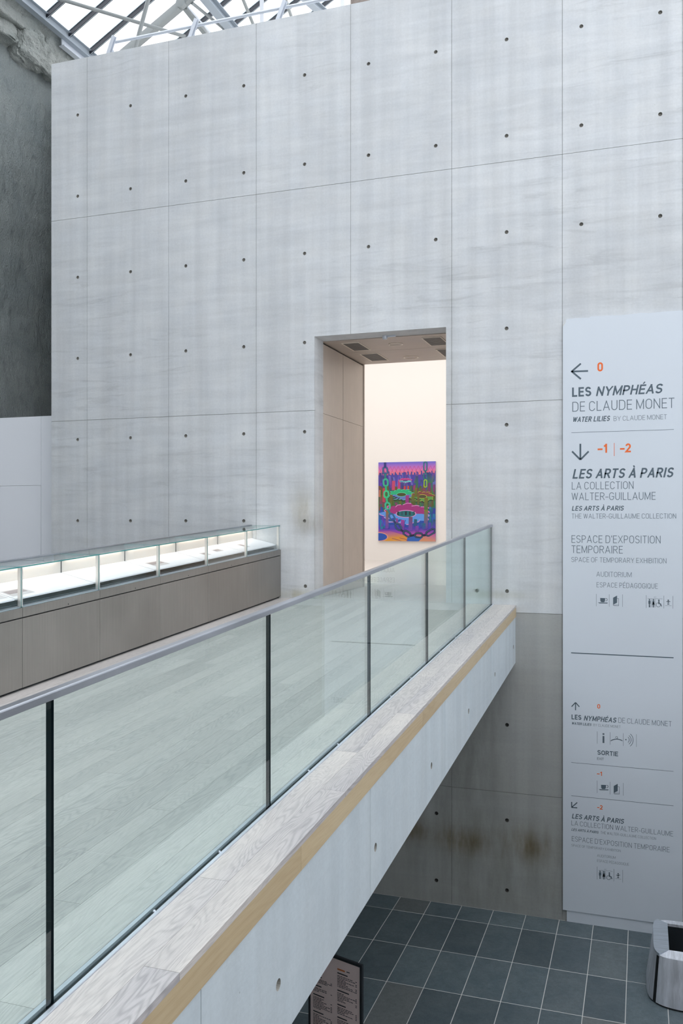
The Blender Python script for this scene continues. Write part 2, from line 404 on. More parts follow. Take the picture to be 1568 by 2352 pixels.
m.box(DX0-.001, DX0, Yw+.001, Yw+.0349, DZ0, DZ1); m.box(DX1, DX1+.001, Yw+.001, Yw+.0349, DZ0, DZ1); m.box(DX0, DX1, Yw+.001, Yw+.0349, DZ1, DZ1+.001)
m.out('reveal', M['wall'], wall)

# doorway lining -----------------------------------------------------------------
dl = empty('door_1', (-3.26, 12.2, -1.07), kind='structure', label='tall doorway lined with bronzed metal panels')
LX0, LX1, LZ = -4.150, -2.365, 2.44
for (ya, yb) in ((11.34, 12.209), (12.223, 13.2)):
    for (za, zb_) in ((-1.07, 1.457), (1.461, LZ-.022)):
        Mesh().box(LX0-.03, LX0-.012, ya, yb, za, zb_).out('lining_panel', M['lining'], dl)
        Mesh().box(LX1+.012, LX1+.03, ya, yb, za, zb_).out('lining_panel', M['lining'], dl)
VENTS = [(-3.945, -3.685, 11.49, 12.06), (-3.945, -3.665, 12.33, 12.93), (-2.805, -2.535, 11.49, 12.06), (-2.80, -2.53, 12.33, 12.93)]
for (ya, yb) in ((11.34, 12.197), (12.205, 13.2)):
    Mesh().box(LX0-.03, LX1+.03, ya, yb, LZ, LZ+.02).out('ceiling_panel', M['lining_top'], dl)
Mesh().box(LX0-.04, LX0-.031, 11.3, 13.25, -1.07, LZ+.03).box(LX1+.031, LX1+.04, 11.3, 13.25, -1.07, LZ+.03).box(LX0-.04, LX1+.04, 11.3, 13.25, LZ+.021, LZ+.03).out('lining_backing', M['dark_gap'], dl)
Mesh().box(LX0-.04, LX0, 13.2, 13.24, -1.07, LZ+.03).box(LX1, LX1+.04, 13.2, 13.24, -1.07, LZ+.03).out('edge_trim', M['lining'], dl)
vl = ['square air vent in the doorway ceiling, front left', 'square air vent in the doorway ceiling, rear left',
      'square air vent in the doorway ceiling, front right', 'square air vent in the doorway ceiling, rear right']
for (x0, x1, y0, y1), lb in zip(VENTS, vl):
    v = empty('air_vent', ((x0+x1)/2, (y0+y1)/2, LZ), lb, 'vent', 'air vents in the doorway ceiling')
    f = .014; z0, z1 = LZ-.008, LZ
    Mesh().box(x0, x1, y0, y0+f, z0, z1).box(x0, x1, y1-f, y1, z0, z1).box(x0, x0+f, y0+f, y1-f, z0, z1).box(x1-f, x1, y0+f, y1-f, z0, z1).out('vent_frame', M['ring'], v)
    mm = Mesh().box(x0+f, x1-f, y0+f, y1-f, LZ-.002, LZ)
    mm.out('grille_backing', M['vent_grille'], v)
    mm = Mesh(); k = 14
    for q in range(k):
        yy = y0+f+(y1-y0-2*f)*(q+.5)/k; mm.box(x0+f, x1-f, yy-.006, yy+.006, LZ-.006, LZ-.002)
    mm.out('grille_slats', M['case_metal'], v)['kind'] = 'stuff'
for (cx, cy, rr, lb) in ((-3.245, 11.80, .103, 'round flush ring in the doorway ceiling, nearer the hall'), (-3.29, 12.83, .115, 'round flush ring in the doorway ceiling, nearer the gallery')):
    mm = Mesh().lathe((cx, cy), [(rr, LZ), (rr, LZ-.006), (rr-.02, LZ-.006), (rr-.02, LZ)], 40)
    tag(mm.out('ceiling_ring', M['ring'], smooth=False), lb, 'ceiling light', 'round rings in the doorway ceiling')
sens = empty('door_sensor', (-3.2, 11.31, LZ), 'small grey sensor at the doorway head', 'sensor')
Mesh().lathe((-3.25, 11.27), [(.001, 2.40), (.03, 2.405), (.035, 2.42), (.035, 2.45)], 16).out('sensor_dome', M['galv'], sens, smooth=True)
Mesh().box(-3.21, -3.10, 11.25, 11.28, 2.43, 2.45).out('sensor_arm', M['galv'], sens)

# ------------------------------------------------------------------ gallery beyond the doorway
YG = 21.664
gal = empty('wall_gallery', (-5.5, YG, -1.07), kind='structure', label='white gallery wall seen through the doorway')
Mesh().box(-9.7, -1.2, YG, YG+.1, -1.07, 5.6).out('far_wall', M['white_warm'], gal)
Mesh().box(-9.8, -9.7, 13.24, YG+.1, -1.07, 5.6).box(-1.2, -1.1, 13.24, YG+.1, -1.07, 5.6).out('side_wall', M['white_warm'], gal)
Mesh().box(-9.7, DX0-.04, 13.24, 13.34, -1.07, 5.6).box(DX1+.04, -1.1, 13.24, 13.34, -1.07, 5.6).box(DX0-.04, DX1+.04, 13.24, 13.34, DZ1+.02, 5.6).out('near_wall', M['white_warm'], gal)
Mesh().box(-9.8, -1.1, 13.24, YG+.1, 5.6, 7.7).out('gallery_ceiling', M['white_warm'], gal)  # block built up tall, out of view, to shade the old wall
Mesh().box(-8.36, DX0-.045, 11.341, 13.239, ZF, 6.80).box(DX1+.045, 6.9, 11.341, 13.239, ZF, 6.80).box(DX0-.045, DX1+.045, 11.341, 13.239, DZ1+.03, 6.80).out('shade_fill', M['soffit'], gal)  # unseen solid fill, added to darken the gap by the old wall
fg = tag(Mesh().box(-9.7, -1.2, 13.93, YG, -1.12, -1.07).out('floor_gallery', M['gallery_floor']), 'pale floor of the white gallery', kind='structure')

# the painting: flat colours on a stretched canvas
PX0, PX1, PZ0, PZ1 = -6.406, -4.907, -.565, 1.455
pt = empty('painting', ((PX0+PX1)/2, YG-.02, PZ0), 'vivid painting of chains and round flower shapes on the white gallery wall', 'painting')
Mesh().box(PX0, PX1, YG-.045, YG-.002, PZ0, PZ1).out('canvas', simple('canvas edge', (.5, .45, .55), .7), pt)
class Paint:
    def __init__(s): s.v, s.f, s.c, s.k = [], [], [], 0
    def p(s, x, y): return (PX0+(x-190)/1198*(PX1-PX0), YG-.046-s.k*.00002, PZ1-(y-198)/1660*(PZ1-PZ0))
    def poly(s, pts, cols):
        s.k += 1; b = len(s.v); s.v += [s.p(min(1388, max(190, x)), min(1858, max(198, y))) for x, y in pts]; s.f.append(tuple(range(b, b+len(pts))))
        s.c.append(cols if isinstance(cols, list) else [cols]*len(pts))
    def ell(s, cx, cy, rx, ry, col, n=32, rot=0): s.poly([(cx+rx*math.cos(2*math.pi*i/n), cy+ry*math.sin(2*math.pi*i/n)) for i in range(n)], col)
    def ring(s, cx, cy, rx, ry, wd, col, n=36):
        for i in range(n):
            a, b = 2*math.pi*i/n, 2*math.pi*(i+1)/n; s.k -= 1
            s.poly([(cx+rx*math.cos(a), cy+ry*math.sin(a)), (cx+rx*math.cos(b), cy+ry*math.sin(b)), (cx+(rx-wd)*math.cos(b), cy+(ry-wd*.7)*math.sin(b)), (cx+(rx-wd)*math.cos(a), cy+(ry-wd*.7)*math.sin(a))], col)
        s.k += 1
    def line(s, pts, wd, col):
        for (x0, y0), (x1, y1) in zip(pts, pts[1:]):
            d = math.hypot(x1-x0, y1-y0) or 1; nx, ny = -(y1-y0)/d*wd/2, (x1-x0)/d*wd/2
            s.poly([(x0+nx, y0+ny), (x1+nx, y1+ny), (x1-nx, y1-ny), (x0-nx, y0-ny)], col); s.k -= 1
        s.k += 1
    def grad(s, pts, ys, cs_):                       # colour by height
        cl = []
        for x, y in pts:
            for i in range(len(ys)-1):
                if y <= ys[i+1] or i == len(ys)-2:
                    t = max(0, min(1, (y-ys[i])/(ys[i+1]-ys[i]))); cl.append(tuple(cs_[i][q]*(1-t)+cs_[i+1][q]*t for q in range(3))); break
        s.poly(pts, cl)
    def link(s, cx, cy, ln, wd, ang, col, edge=None):
        n = 20; pts = []
        for i in range(n):
            a = 2*math.pi*i/n; px = wd/2*math.cos(a); py = wd/2*math.sin(a)+(ln/2-wd/2)*(1 if math.sin(a) > 0 else -1); pts.append((px, py))
        ca, sa = math.cos(ang), math.sin(ang); T = lambda q: (cx+q[0]*ca-q[1]*sa, cy+q[0]*sa+q[1]*ca)
        for i in range(n):
            a, b = pts[i], pts[(i+1) % n]; f = lambda q, e: (q[0]*e, q[1]*(1-(1-e)*wd/ln))
            s.poly([T(a), T(b), T(f(b, .45)), T(f(a, .45))], col); s.k -= 1
            if edge: s.k += 1; s.poly([T(f(a, .80)), T(f(b, .80)), T(f(b, .70)), T(f(a, .70))], edge); s.k -= 2
        s.k += 2
    def bar(s, cx, cy, ln, wd, ang, col):
        dx, dy = math.sin(ang)*-ln/2, math.cos(ang)*ln/2; s.line([(cx-dx, cy-dy), (cx+dx, cy+dy)], wd, col)
P_ = Paint()
ys = [198, 250, 330, 400, 465, 466, 620, 800, 1000, 1200, 1450, 1600, 1700, 1790, 1858]
gc = [(95, 105, 220), (150, 110, 215), (205, 115, 205), (235, 125, 160), (245, 135, 130), (90, 55, 175), (72, 60, 175), (60, 75, 110), (70, 100, 45), (25, 110, 130), (25, 95, 205), (85, 60, 190), (175, 80, 190), (225, 130, 130), (235, 165, 30)]
for i in range(len(ys)-1): P_.poly([(190, ys[i]), (1388, ys[i]), (1388, ys[i+1]), (190, ys[i+1])], [gc[i], gc[i], gc[i+1], gc[i+1]])
fx = 190
while fx < 1390:
    P_.line([(fx, 290), (fx+42, 375), (fx, 460)], 7, (200, 70, 140)); P_.line([(fx+84, 290), (fx+42, 375), (fx+84, 460)], 7, (200, 70, 140)); fx += 84
for i in range(26):
    x = 200+i*48+R.uniform(-12, 12); h = R.uniform(30, 85); tl = R.uniform(-30, 30)
    P_.grad([(x+tl, 465-h), (x+tl+R.uniform(18, 42), 470-h*.9), (x+40, 640), (x, 640)], [380, 520, 640], [(70, 75, 150), (75, 60, 170), (80, 70, 185)])
pal1 = [(95, 60, 190), (60, 55, 160), (110, 110, 200), (120, 55, 160), (55, 60, 130)]
for i in range(60):
    x = R.uniform(190, 1370); y = R.uniform(500, 720); tl = R.uniform(-60, 60); wd = R.uniform(22, 55)
    right = x > 850; c0 = R.choice(pal1); c1 = (50, 120, 80) if right and R.random() < .6 else R.choice(pal1+[(60, 60, 90)])
    P_.grad([(x+tl, y-90), (x+tl+wd, y-85), (x+wd, y+120), (x, y+125)], [y-90, y+120], [c0, c1])
pal2 = [(90, 110, 30), (60, 120, 50), (110, 90, 30), (120, 60, 80), (40, 130, 90), (130, 60, 110), (75, 95, 40)]
for i in range(90):
    x = R.uniform(190, 1370); y = R.uniform(760, 1130); tl = R.uniform(-50, 50); wd = R.uniform(25, 60)
    P_.grad([(x+tl, y-80), (x+tl+wd, y-72), (x+wd, y+110), (x, y+115)], [y-80, y+110], [R.choice(pal2), R.choice(pal2+[(30, 110, 120)])])
pal3 = [(30, 90, 200), (20, 130, 170), (60, 90, 220), (10, 105, 130), (100, 60, 180), (40, 60, 170)]
for i in range(70):
    x = R.uniform(190, 1370); y = R.uniform(1200, 1540); tl = R.uniform(-40, 40); wd = R.uniform(25, 60)
    P_.grad([(x+tl, y-80), (x+tl+wd, y-72), (x+wd, y+90), (x, y+95)], [y-80, y+90], [R.choice(pal3), R.choice(pal3)])
for (x, y, w_, h, c) in ((475, 590, 68, 200, (200, 70, 115)), (600, 590, 55, 190, (195, 60, 130)), (722, 705, 45, 80, (200, 60, 80)), (800, 700, 38, 95, (200, 70, 50)), (925, 685, 45, 110, (150, 55, 110)),
                         (275, 740, 60, 300, (190, 60, 90)), (195, 780, 40, 150, (190, 120, 100)), (1235, 640, 45, 200, (120, 50, 110)), (1330, 680, 45, 150, (125, 60, 120))):
    P_.poly([(x+8, y), (x+w_+4, y), (x+w_, y+h), (x, y+h-6)], c)
def flower(cx, cy, rx, ry, hx, hy, top, bot, rim, hole, n, inner):
    for i in range(n):
        a0 = 2*math.pi*(i+.5)/n; wj = .36*2*math.pi/n*2; c = top if math.sin(a0) < 0 else bot; jr = 1 if i % 2 else .88
        pts = [(cx+rx*.35*math.cos(a0-wj), cy+ry*.35*math.sin(a0-wj)), (cx+rx*jr*.85*math.cos(a0-wj*.8), cy+ry*jr*.85*math.sin(a0-wj*.8)),
               (cx+rx*jr*math.cos(a0-wj*.2), cy+ry*jr*math.sin(a0-wj*.2)), (cx+rx*jr*1.0*math.cos(a0+wj*.3), cy+ry*jr*math.sin(a0+wj*.3)), (cx+rx*jr*.84*math.cos(a0+wj*.8), cy+ry*jr*.84*math.sin(a0+wj*.8)), (cx+rx*.35*math.cos(a0+wj), cy+ry*.35*math.sin(a0+wj))]
        if math.sin(a0) > .1: P_.poly([(x, y+ry*.22) for x, y in pts], inner)
        P_.poly(pts, c)
        P_.line([pts[1], pts[2], pts[3]], max(5, rx*.022), rim)
    P_.ell(cx, cy-ry*.10, rx*.58, ry*.44, top); P_.poly([(cx+rx*.62*math.cos(math.pi*i/16), cy+ry*.55*math.sin(math.pi*i/16)) for i in range(17)], bot)
    P_.ell(cx, cy, hx, hy, rim); P_.ell(cx, cy+1, hx*.92, hy*.84, hole)
flower(760, 585, 150, 52, 62, 18, (190, 50, 140), (95, 205, 210), (240, 130, 190), (80, 50, 120), 14, (40, 80, 150))
flower(680, 880, 275, 120, 105, 44, (30, 185, 130), (100, 130, 205), (110, 245, 190), (70, 75, 35), 16, (30, 45, 40))
flower(1115, 925, 260, 110, 95, 42, (135, 70, 70), (95, 160, 75), (215, 220, 60), (80, 75, 50), 16, (35, 60, 50))
flower(775, 1285, 560, 225, 215, 80, (165, 45, 130), (95, 160, 245), (235, 160, 225), (20, 115, 125), 15, (20, 80, 180))
for i in range(5): P_.poly([(590+i*82, 1240), (630+i*82, 1232), (628+i*82, 1316), (592+i*82, 1318)], [(30, 60, 65), (25, 90, 105), (35, 40, 60)][i % 3])
for (x, y, w_, h, c, d) in ((345, 1215, 62, 380, (140, 115, 20), (110, 60, 190)), (1150, 1190, 80, 410, (125, 130, 10), (95, 60, 175)), (1155, 950, 75, 250, (120, 105, 30), (70, 120, 60)), (430, 880, 62, 250, (115, 95, 35), (80, 110, 50)),
                            (765, 895, 70, 160, (165, 50, 130), (150, 50, 140)), (960, 745, 45, 190, (120, 120, 30), (90, 110, 40)), (890, 885, 60, 150, (115, 110, 25), (90, 110, 60)), (1010, 850, 45, 250, (120, 90, 50), (90, 100, 50)), (665, 1410, 75, 220, (165, 60, 160), (95, 60, 175)),
                            (830, 1345, 80, 290, (120, 75, 100), (110, 70, 190)), (940, 1395, 65, 150, (20, 100, 115), (30, 90, 150)), (560, 1375, 45, 130, (160, 70, 150), (110, 70, 170)), (970, 1535, 70, 110, (130, 60, 180), (110, 70, 180)), (1120, 1480, 60, 120, (20, 110, 130), (60, 80, 180)), (1330, 1400, 55, 190, (20, 90, 120), (90, 60, 190))):
    P_.poly([(x+6, y), (x+w_+3, y+5), (x+w_, y+h), (x-4, y+h)], [c, c, d, d])
P_.poly([(190, 1650), (430, 1640), (800, 1750), (1388, 1700), (1388, 1858), (190, 1858)], [(160, 70, 180), (165, 75, 180), (225, 150, 60), (190, 90, 180), (220, 150, 130), (235, 170, 30)])
P_.poly([(800, 1790), (900, 1735), (1130, 1770), (1040, 1858), (790, 1858)], (45, 105, 200))
P_.line([(480, 1800), (600, 1830), (680, 1858)], 10, (120, 50, 110)); P_.line([(640, 1790), (760, 1815), (820, 1850)], 10, (150, 60, 90))
P_.ell(205, 1770, 195, 100, (230, 160, 140)); P_.ell(205, 1770, 172, 80, (25, 85, 190))
def chain(nodes, w_, ln, cf, edge=None):
    for k in range(len(nodes)-1):
        (x0, y0), (x1, y1) = nodes[k], nodes[k+1]; ang = math.atan2(-(x1-x0), y1-y0); d = math.hypot(x1-x0, y1-y0); cx, cy = (x0+x1)/2, (y0+y1)/2; c = cf(cy)
        if k % 2: P_.bar(cx, cy, d*1.25, w_*.34, ang, tuple(int(q*.85) for q in c))
        else: P_.link(cx, cy, d*1.12, w_, ang, c, edge)
def cleft(y):
    K = [(198, (40, 50, 130)), (420, (45, 90, 150)), (560, (40, 190, 150)), (900, (50, 225, 150)), (1180, (50, 200, 160)), (1320, (40, 85, 160)), (1700, (22, 22, 80)), (1900, (22, 22, 80))]
    for (a, c), (b, d) in zip(K, K[1:]):
        if y <= b: t = (y-a)/(b-a); return tuple(c[q]*(1-t)+d[q]*t for q in range(3))
chain([(332, 290), (340, 455), (343, 545), (350, 705), (358, 795), (366, 950), (378, 1040), (398, 1200), (440, 1280), (520, 1430), (560, 1490), (670, 1620), (720, 1655), (870, 1745), (955, 1728), (1125, 1735), (1195, 1725), (1375, 1615)], 128, 1, cleft, (70, 140, 150))
P_.bar(333, 250, 120, 46, 0, (40, 50, 130))
chain([(1178, 205), (1178, 395), (1180, 440), (1180, 570)], 88, 1, lambda y: (35, 115, 140)); P_.link(1181, 655, 175, 80, 0, (150, 195, 50))
me = bpy.data.meshes.new('painted_image'); off = pt.location
me.from_pydata([(v[0]-off.x, v[1]-off.y, v[2]-off.z) for v in P_.v], [], P_.f); ca = me.color_attributes.new('Col', 'FLOAT_COLOR', 'CORNER')
for p, cl in zip(me.polygons, P_.c):
    for li, c in zip(p.loop_indices, cl): ca.data[li].color = (*[q*.78 for q in L(c)], 1)
me.materials.append(M['paint']); o = bpy.data.objects.new('painted_image', me); C.objects.link(o); o.parent = pt

# ------------------------------------------------------------------ bridge
SL = .0552
def zb(y): return -1.070+SL*(min(y, 11.0)-11)
XR, XO, XC = -1.773, -1.476, -4.641
br = empty('floor_bridge', (-3.2, 6, -1.4), kind='structure', label='pickled oak plank floor of the bridge')
Mesh().slope(-5.2, XO-.32, -6, 11.0, lambda y: zb(y)-.55, lambda y: zb(y)-.05).out('bridge_slab', M['soffit'], br)
Mesh().slope(-5.2, XR-.03, -6, 10.999, lambda y: zb(y)-.0499, lambda y: zb(y)-.016).out('subfloor', M['dark_gap'], br)
Mesh().box(DX0-.02, DX1+.02, 10.999, 13.93, -1.2, -1.0865).out('subfloor', M['soffit'], br)
pw = .135; x = XR-.045; row = 0; far = Mesh()
while x > -5.0:
    xa = max(x-pw, -5.1); y = -6+R.uniform(0, 1.5); ylim = 10.998
    cuts = [-6]
    while y < ylim-.4: cuts.append(y); y += R.uniform(1.3, 2.4)
    cuts.append(ylim)
    for a, b in zip(cuts, cuts[1:]):
        tgt = Mesh() if (b > 1.2 and x > -4.8) else far
        tgt.slope(xa+.0007, x-.0007, a+.0007, b-.0007, lambda y: zb(y)-.0155, lambda y: zb(y))
        if tgt is not far: tgt.out('plank', M['plank'], br)
    x -= pw; row += 1
far.out('far_planks', M['plank'], br)['kind'] = 'stuff'
x = DX1
while x > DX0+.01:
    xa = max(x-pw, DX0)
    c = 11.0+R.uniform(.8, 2.1)
    for a, b in ((11.0, c), (c, 13.928)): Mesh().box(xa+.0007, x-.0007, a+.0007, b-.0007, -1.086, -1.07).out('plank', M['plank'], br)
    x -= pw

# outer concrete beam of the bridge with tie holes
bb = lambda y: -1.786-.065*(11-y)
bt = lambda y: zb(y)-.144
be = empty('bridge_beam', (XO, 6, -1.7), 'pale concrete beam along the open edge of the bridge', 'beam')
BY = [10.999, 8.936, 6.876, 4.841, 2.787, .74, -1.31, -3.36, -6]
BH = [(10.804, -1.564), (9.387, -1.661), (7.885, -1.744), (6.4, -1.842), (4.947, -1.936), (3.489, -2.012), (2.0, -2.10)]
for i in range(len(BY)-1):
    y1, y0 = BY[i]-(.002 if i else 0), BY[i+1]+.002
    bm = bmesh.new(); X = XO-.008
    vs = [bm.verts.new((X, y, z)) for y, z in ((y0, bb(y0)), (y1, bb(y1)), (y1, bt(y1)), (y0, bt(y0)))]
    vi = [bm.verts.new((X-.05, v.co.y, v.co.z)) for v in vs]
    es = [bm.edges.new((vs[k], vs[(k+1) % 4])) for k in range(4)]
    for k in range(4): bm.faces.new((vs[k], vs[(k+1) % 4], vi[(k+1) % 4], vi[k]))
    for hy, hz in BH:
        if y0+.05 < hy < y1-.05:
            rg = [bm.verts.new((X, hy+.026*math.cos(q*math.pi/8), hz+.026*math.sin(q*math.pi/8))) for q in range(16)]
            ri = [bm.verts.new((X-.04, hy+.022*math.cos(q*math.pi/8), hz+.022*math.sin(q*math.pi/8))) for q in range(16)]
            for q in range(16):
                j = (q+1) % 16; es.append(bm.edges.new((rg[q], rg[j]))); bm.faces.new((rg[q], rg[j], ri[j], ri[q])).material_index = 1
            bm.faces.new(ri).material_index = 1
    bmesh.ops.triangle_fill(bm, edges=es, use_beauty=True)
    from_bm('beam_panel', bm, None, be, mats=[M['beam'], M['plug']])
Mesh().slope(XO-.32, XO-.058, -6, 10.999, bb, bt).out('beam_core', M['soffit'], be)

# timber edging: two strips of ledge boards and a raw fascia
le = empty('timber_edging', (XO, 6, -1.35), 'whitewashed oak ledge with raw oak fascia outside the glass railing', 'ledge')
XM = (XR+.022+XO)/2
for (x0, x1, cuts) in ((XM+.0006, XO, [10.998, 9.3, 7.55, 5.9, 4.37, 2.62, .9, -1, -3, -6]), (XR+.0205, XM-.0006, [10.998, 8.9, 7.0, 5.0, 3.27, 1.7, 0, -2, -4, -6])):
    for a, b in zip(cuts, cuts[1:]):
        o = Mesh().slope(x0, x1, b+.0008, a-.0008, lambda y: zb(y)-.028, lambda y: zb(y)).out('ledge_board', M['ledge'], le)
cuts = [10.998, 8.5, 6.1, 3.739, 1.3, -1.2, -6]
for a, b in zip(cuts, cuts[1:]):
    Mesh().slope(XO-.028, XO-.001, b+.0008, a-.0008, lambda y: zb(y)-.143, lambda y: zb(y)-.0285).out('fascia_board', M['fascia'], le)
Mesh().slope(XR+.02, XO-.0285, -6, 10.998, lambda y: zb(y)-.142, lambda y: zb(y)-.0285).out('ledge_core', M['soffit'], le)

# glass railing
rl = empty('glass_railing', (XR, 6, -1.35), 'green tinted glass railing with a grey metal handrail along the bridge', 'railing')
seams = [10.985]+[11.0-1.7265*k for k in range(1, 10)]
seams = [10.985, 9.235, 7.512, 5.787, 4.063, 2.338, .61, -1.11, -2.83, -4.56]
gx0, gx1 = XR-.020, XR-.001
for a, b in zip(seams, seams[1:]):
    Mesh().slope(gx0, gx1, b+.007, a-.007, lambda y: zb(y)-.045, lambda y: zb(y)+.982, fm=[1, 1, 1, 0, 1, 0]).out('glass_pane', None, rl, mats=[M['glass'], M['glass_edge']])
# handrail: soft-cornered section swept along the slope
prof = [(-.029, -.010), (-.029, .011), (-.025, .015), (.004, .015), (.0075, .0125), (.0085, .009), (.0085, -.012), (.006, -.014), (-.026, -.014)]
hv, hf = [], []
for y in (-6, 10.99):
    for px, pz in prof: hv.append((XR+px, y, zb(y)+.988+pz))
n = len(prof)
for i in range(n): hf.append((i, (i+1) % n, n+(i+1) % n, n+i))
hf += [tuple(range(n-1, -1, -1)), tuple(range(n, 2*n))]
put('handrail', hv, hf, M['rail_metal'], rl)
Mesh().slope(XR+.0055, XR+.0195, -6, 10.99, lambda y: zb(y)-.05, lambda y: zb(y)+.006).out('base_channel', M['alu'], rl)
Mesh().slope(XR-.0008, XR+.0053, -6, 10.99, lambda y: zb(y)-.045, lambda y: zb(y)+.0035).out('gasket', M['dark_gap'], rl)
Mesh().slope(XR-.040, XR-.022, -6, 10.99, lambda y: zb(y)-.04, lambda y: zb(y)+.004).out('base_channel', M['alu'], rl)
Mesh().slope(XR-.0215, XR+.0005, -6, 10.99, lambda y: zb(y)-.055, lambda y: zb(y)-.051).out('channel_bottom', M['dark_gap'], rl)
for y in [2.95, 3.5, 4.6, 5.1, 6.3, 6.9, 8.0, 8.7, 9.6]:
    Mesh().lathe((XR+.001, y), [(.0, zb(y)+.012), (.005, zb(y)+.011), (.006, zb(y)+.005)], 8).out('clip', M['galv'], rl)

# ------------------------------------------------------------------ display cases along the left edge
CY = [11.0-.004, 9.945, 8.895, 7.845, 6.795, 5.745, 4.695]
names = ['glass topped display case against the concrete wall, by the doorway', 'display case second from the concrete wall', 'display case third from the concrete wall',
         'display case fourth from the concrete wall', 'display case fifth from the concrete wall, second nearest the camera', 'display case cut by the left edge of the picture, nearest the camera']
XB = -5.075
for i in range(6):
    y1, y0 = CY[i]-.002, CY[i+1]+.002
    d = empty('display_case', (XC-.2, (y0+y1)/2, zb((y0+y1)/2)), names[i], 'display case', 'row of lit glass display cases on the bridge')
    Z = lambda h: (lambda y: zb(y)+h)
    Mesh().slope(XB, XC-.03, y0, y1, Z(.0), Z(.022)).out('plinth', M['dark_gap'], d)
    bevel(Mesh().slope(XB, XC, y0, y1, Z(.022), Z(.572)).out('front_panel', M['case_metal'], d), .0015, 1)
    Mesh().slope(XB, XC-.02, y0, y1, Z(.572), Z(.582)).out('shadow_gap', M['dark_gap'], d)
    Mesh().slope(XB, XC, y0, y1, Z(.582), Z(.655)).out('fascia', M['case_metal'], d)
    Mesh().slope(XB+.02, XC-.10, y0, y1, Z(.655), Z(.675)).out('tray', simple('dark tray', (.03, .045, .05), .5), d)
    Mesh().slope(XC-.09, XC-.024, y0, y1, Z(.655), Z(.662)).out('sill', M['alu'], d)
    # tilted white shelf
    f = lambda x, y: zb(y)+.725+(XC-.07-x)*.24
    sv = []
    for h in (-.012, 0):
        for x, y in ((XB+.013, y0+.004), (XC-.07, y0+.004), (XC-.07, y1-.004), (XB+.013, y1-.004)): sv.append((x, y, f(x, y)+h))
    put('shelf', sv, CF, M['shelf'], d)
    Mesh().slope(XB, XB+.012, y0+.008, y1, Z(.655), Z(.947)).out('back_board', M['cream'], d)
    Mesh().slope(XB+.002, XB+.014, y0, y0+.008, Z(.655), Z(.947)).out('divider', M['black'], d)
    Mesh().slope(XB-.03, XB+.004, y0, y1, Z(.956), Z(.992)).out('rear_rail', M['rail_metal'], d)
    Mesh().slope(XB+.013, XB+.030, y0+.06, y1-.06, Z(.938), Z(.944)).out('light_strip', M['led'], d)
    Mesh().slope(XB+.013, XB+.045, y0+.01, y1-.002, Z(.948), Z(.968)).slope(XB+.041, XB+.045, y0+.01, y1-.002, Z(.932), Z(.948)).out('light_shade', M['rail_metal'], d)
    Mesh().slope(XC-.018, XC-.012, y0, y1, Z(.657), Z(.974), fm=[1, 1, 1, 0, 0, 0]).out('front_glass', None, d, mats=[M['glass_case'], M['glass_edge_teal']])
    Mesh().slope(XB+.004, XC-.010, y0, y1, Z(.975), Z(.985), fm=[0, 0, 1, 1, 1, 1]).out('top_glass', None, d, mats=[M['glass_case'], M['glass_edge_teal']])
    yp = y0 if i != 0 else y0
    Mesh().box(XC-.050, XC-.024, yp+.001, yp+.031, zb(yp)+.655, zb(yp)+.973).out('post', M['post_metal'], d)
    if i == 0: Mesh().box(XC-.050, XC-.024, y1-.024, y1-.004, zb(y1)+.655, zb(y1)+.973).out('post', M['post_metal'], d)
    yv = (y0+y1)/2+.06
    Mesh().tube((XC-.004, yv, zb(yv)+.60), (XC+.001, yv, zb(yv)+.60), .006, 10).out('lock', M['black'], d)
# printed sheets lying on the shelves
for (xa, xb_, ya, yb, lb) in ((-4.93, -4.76, 5.25, 5.72, 'faded grey printed sheet in the nearest display case'), (-4.90, -4.76, 5.78, 6.05, 'small printed sheet just behind the first glass post from the left'),
                              (-4.92, -4.78, 8.00, 8.28, 'grey printed sheet in the fourth display case from the wall'), (-4.90, -4.80, 9.15, 9.28, 'small dark photograph in the third display case from the wall, nearer half'),
                              (-4.93, -4.84, 9.50, 9.68, 'small brown photograph in the second case from the wall'), (-4.95, -4.80, 10.25, 10.36, 'narrow brown leaflet in the case by the doorway')):
    ii = max(k for k in range(6) if CY[k] > yb)
    f = lambda x, y: zb(y)+.7255+(XC-.07-x)*.24
    lf = empty('document', ((xa+xb_)/2, (ya+yb)/2, f((xa+xb_)/2, (ya+yb)/2)), lb, 'document', 'printed sheets in the display cases')
    def q4(x0, x1, y0, y1, h, nm, mt):
        v = [(x, y, f(x, y)+k) for k in (h, h+.0008) for x, y in ((x0, y0), (x1, y0), (x1, y1), (x0, y1))]; put(nm, v, CF, mt, lf)
    q4(xa, xb_, ya, yb, 0, 'sheet', M['paper'])
    q4(xa+.02, xa+.02+(xb_-xa)*.5, ya+.02, yb-.03, .0009, 'printed_picture', M['paper_ink'])

# ------------------------------------------------------------------ lower floor
fl = empty('floor', (0, 0, ZF), kind='structure', label='lower hall floor of blue grey slate tiles')
Mesh().box(-10.6, 7.2, -9, 11.35, ZF-.15, ZF-.0012).out('floor_base', M['grout'], fl)
TX, TW, TD, TY = -2.961, .40126, .83417, 10.61
rest = Mesh(); tv = None
ty = [Yw-.001, TY]+[TY-TD*k for k in range(1, 24)]
for j in range(len(ty)-1):
    for i in range(-19, 26):
        x0, x1 = TX+i*TW+.0035, TX+(i+1)*TW-.0035; y1, y0 = ty[j]-.0045, ty[j+1]+.0045
        if x1 > 7.1 or y0 < -9: continue
        if -3 <= i < 10 and 1.5 < y0 and y1 <= 11:
            h = R.uniform(-.0006, .0006)
            bevel(Mesh().box(x0, x1, y0, y1, ZF-.0045, ZF+h).out('tile', M['slate'], fl), .0012, 1)
        else: rest.box(x0, x1, y0, y1, ZF-.0045, ZF)
rest.out('far_tiles', M['slate'], fl)['kind'] = 'stuff'

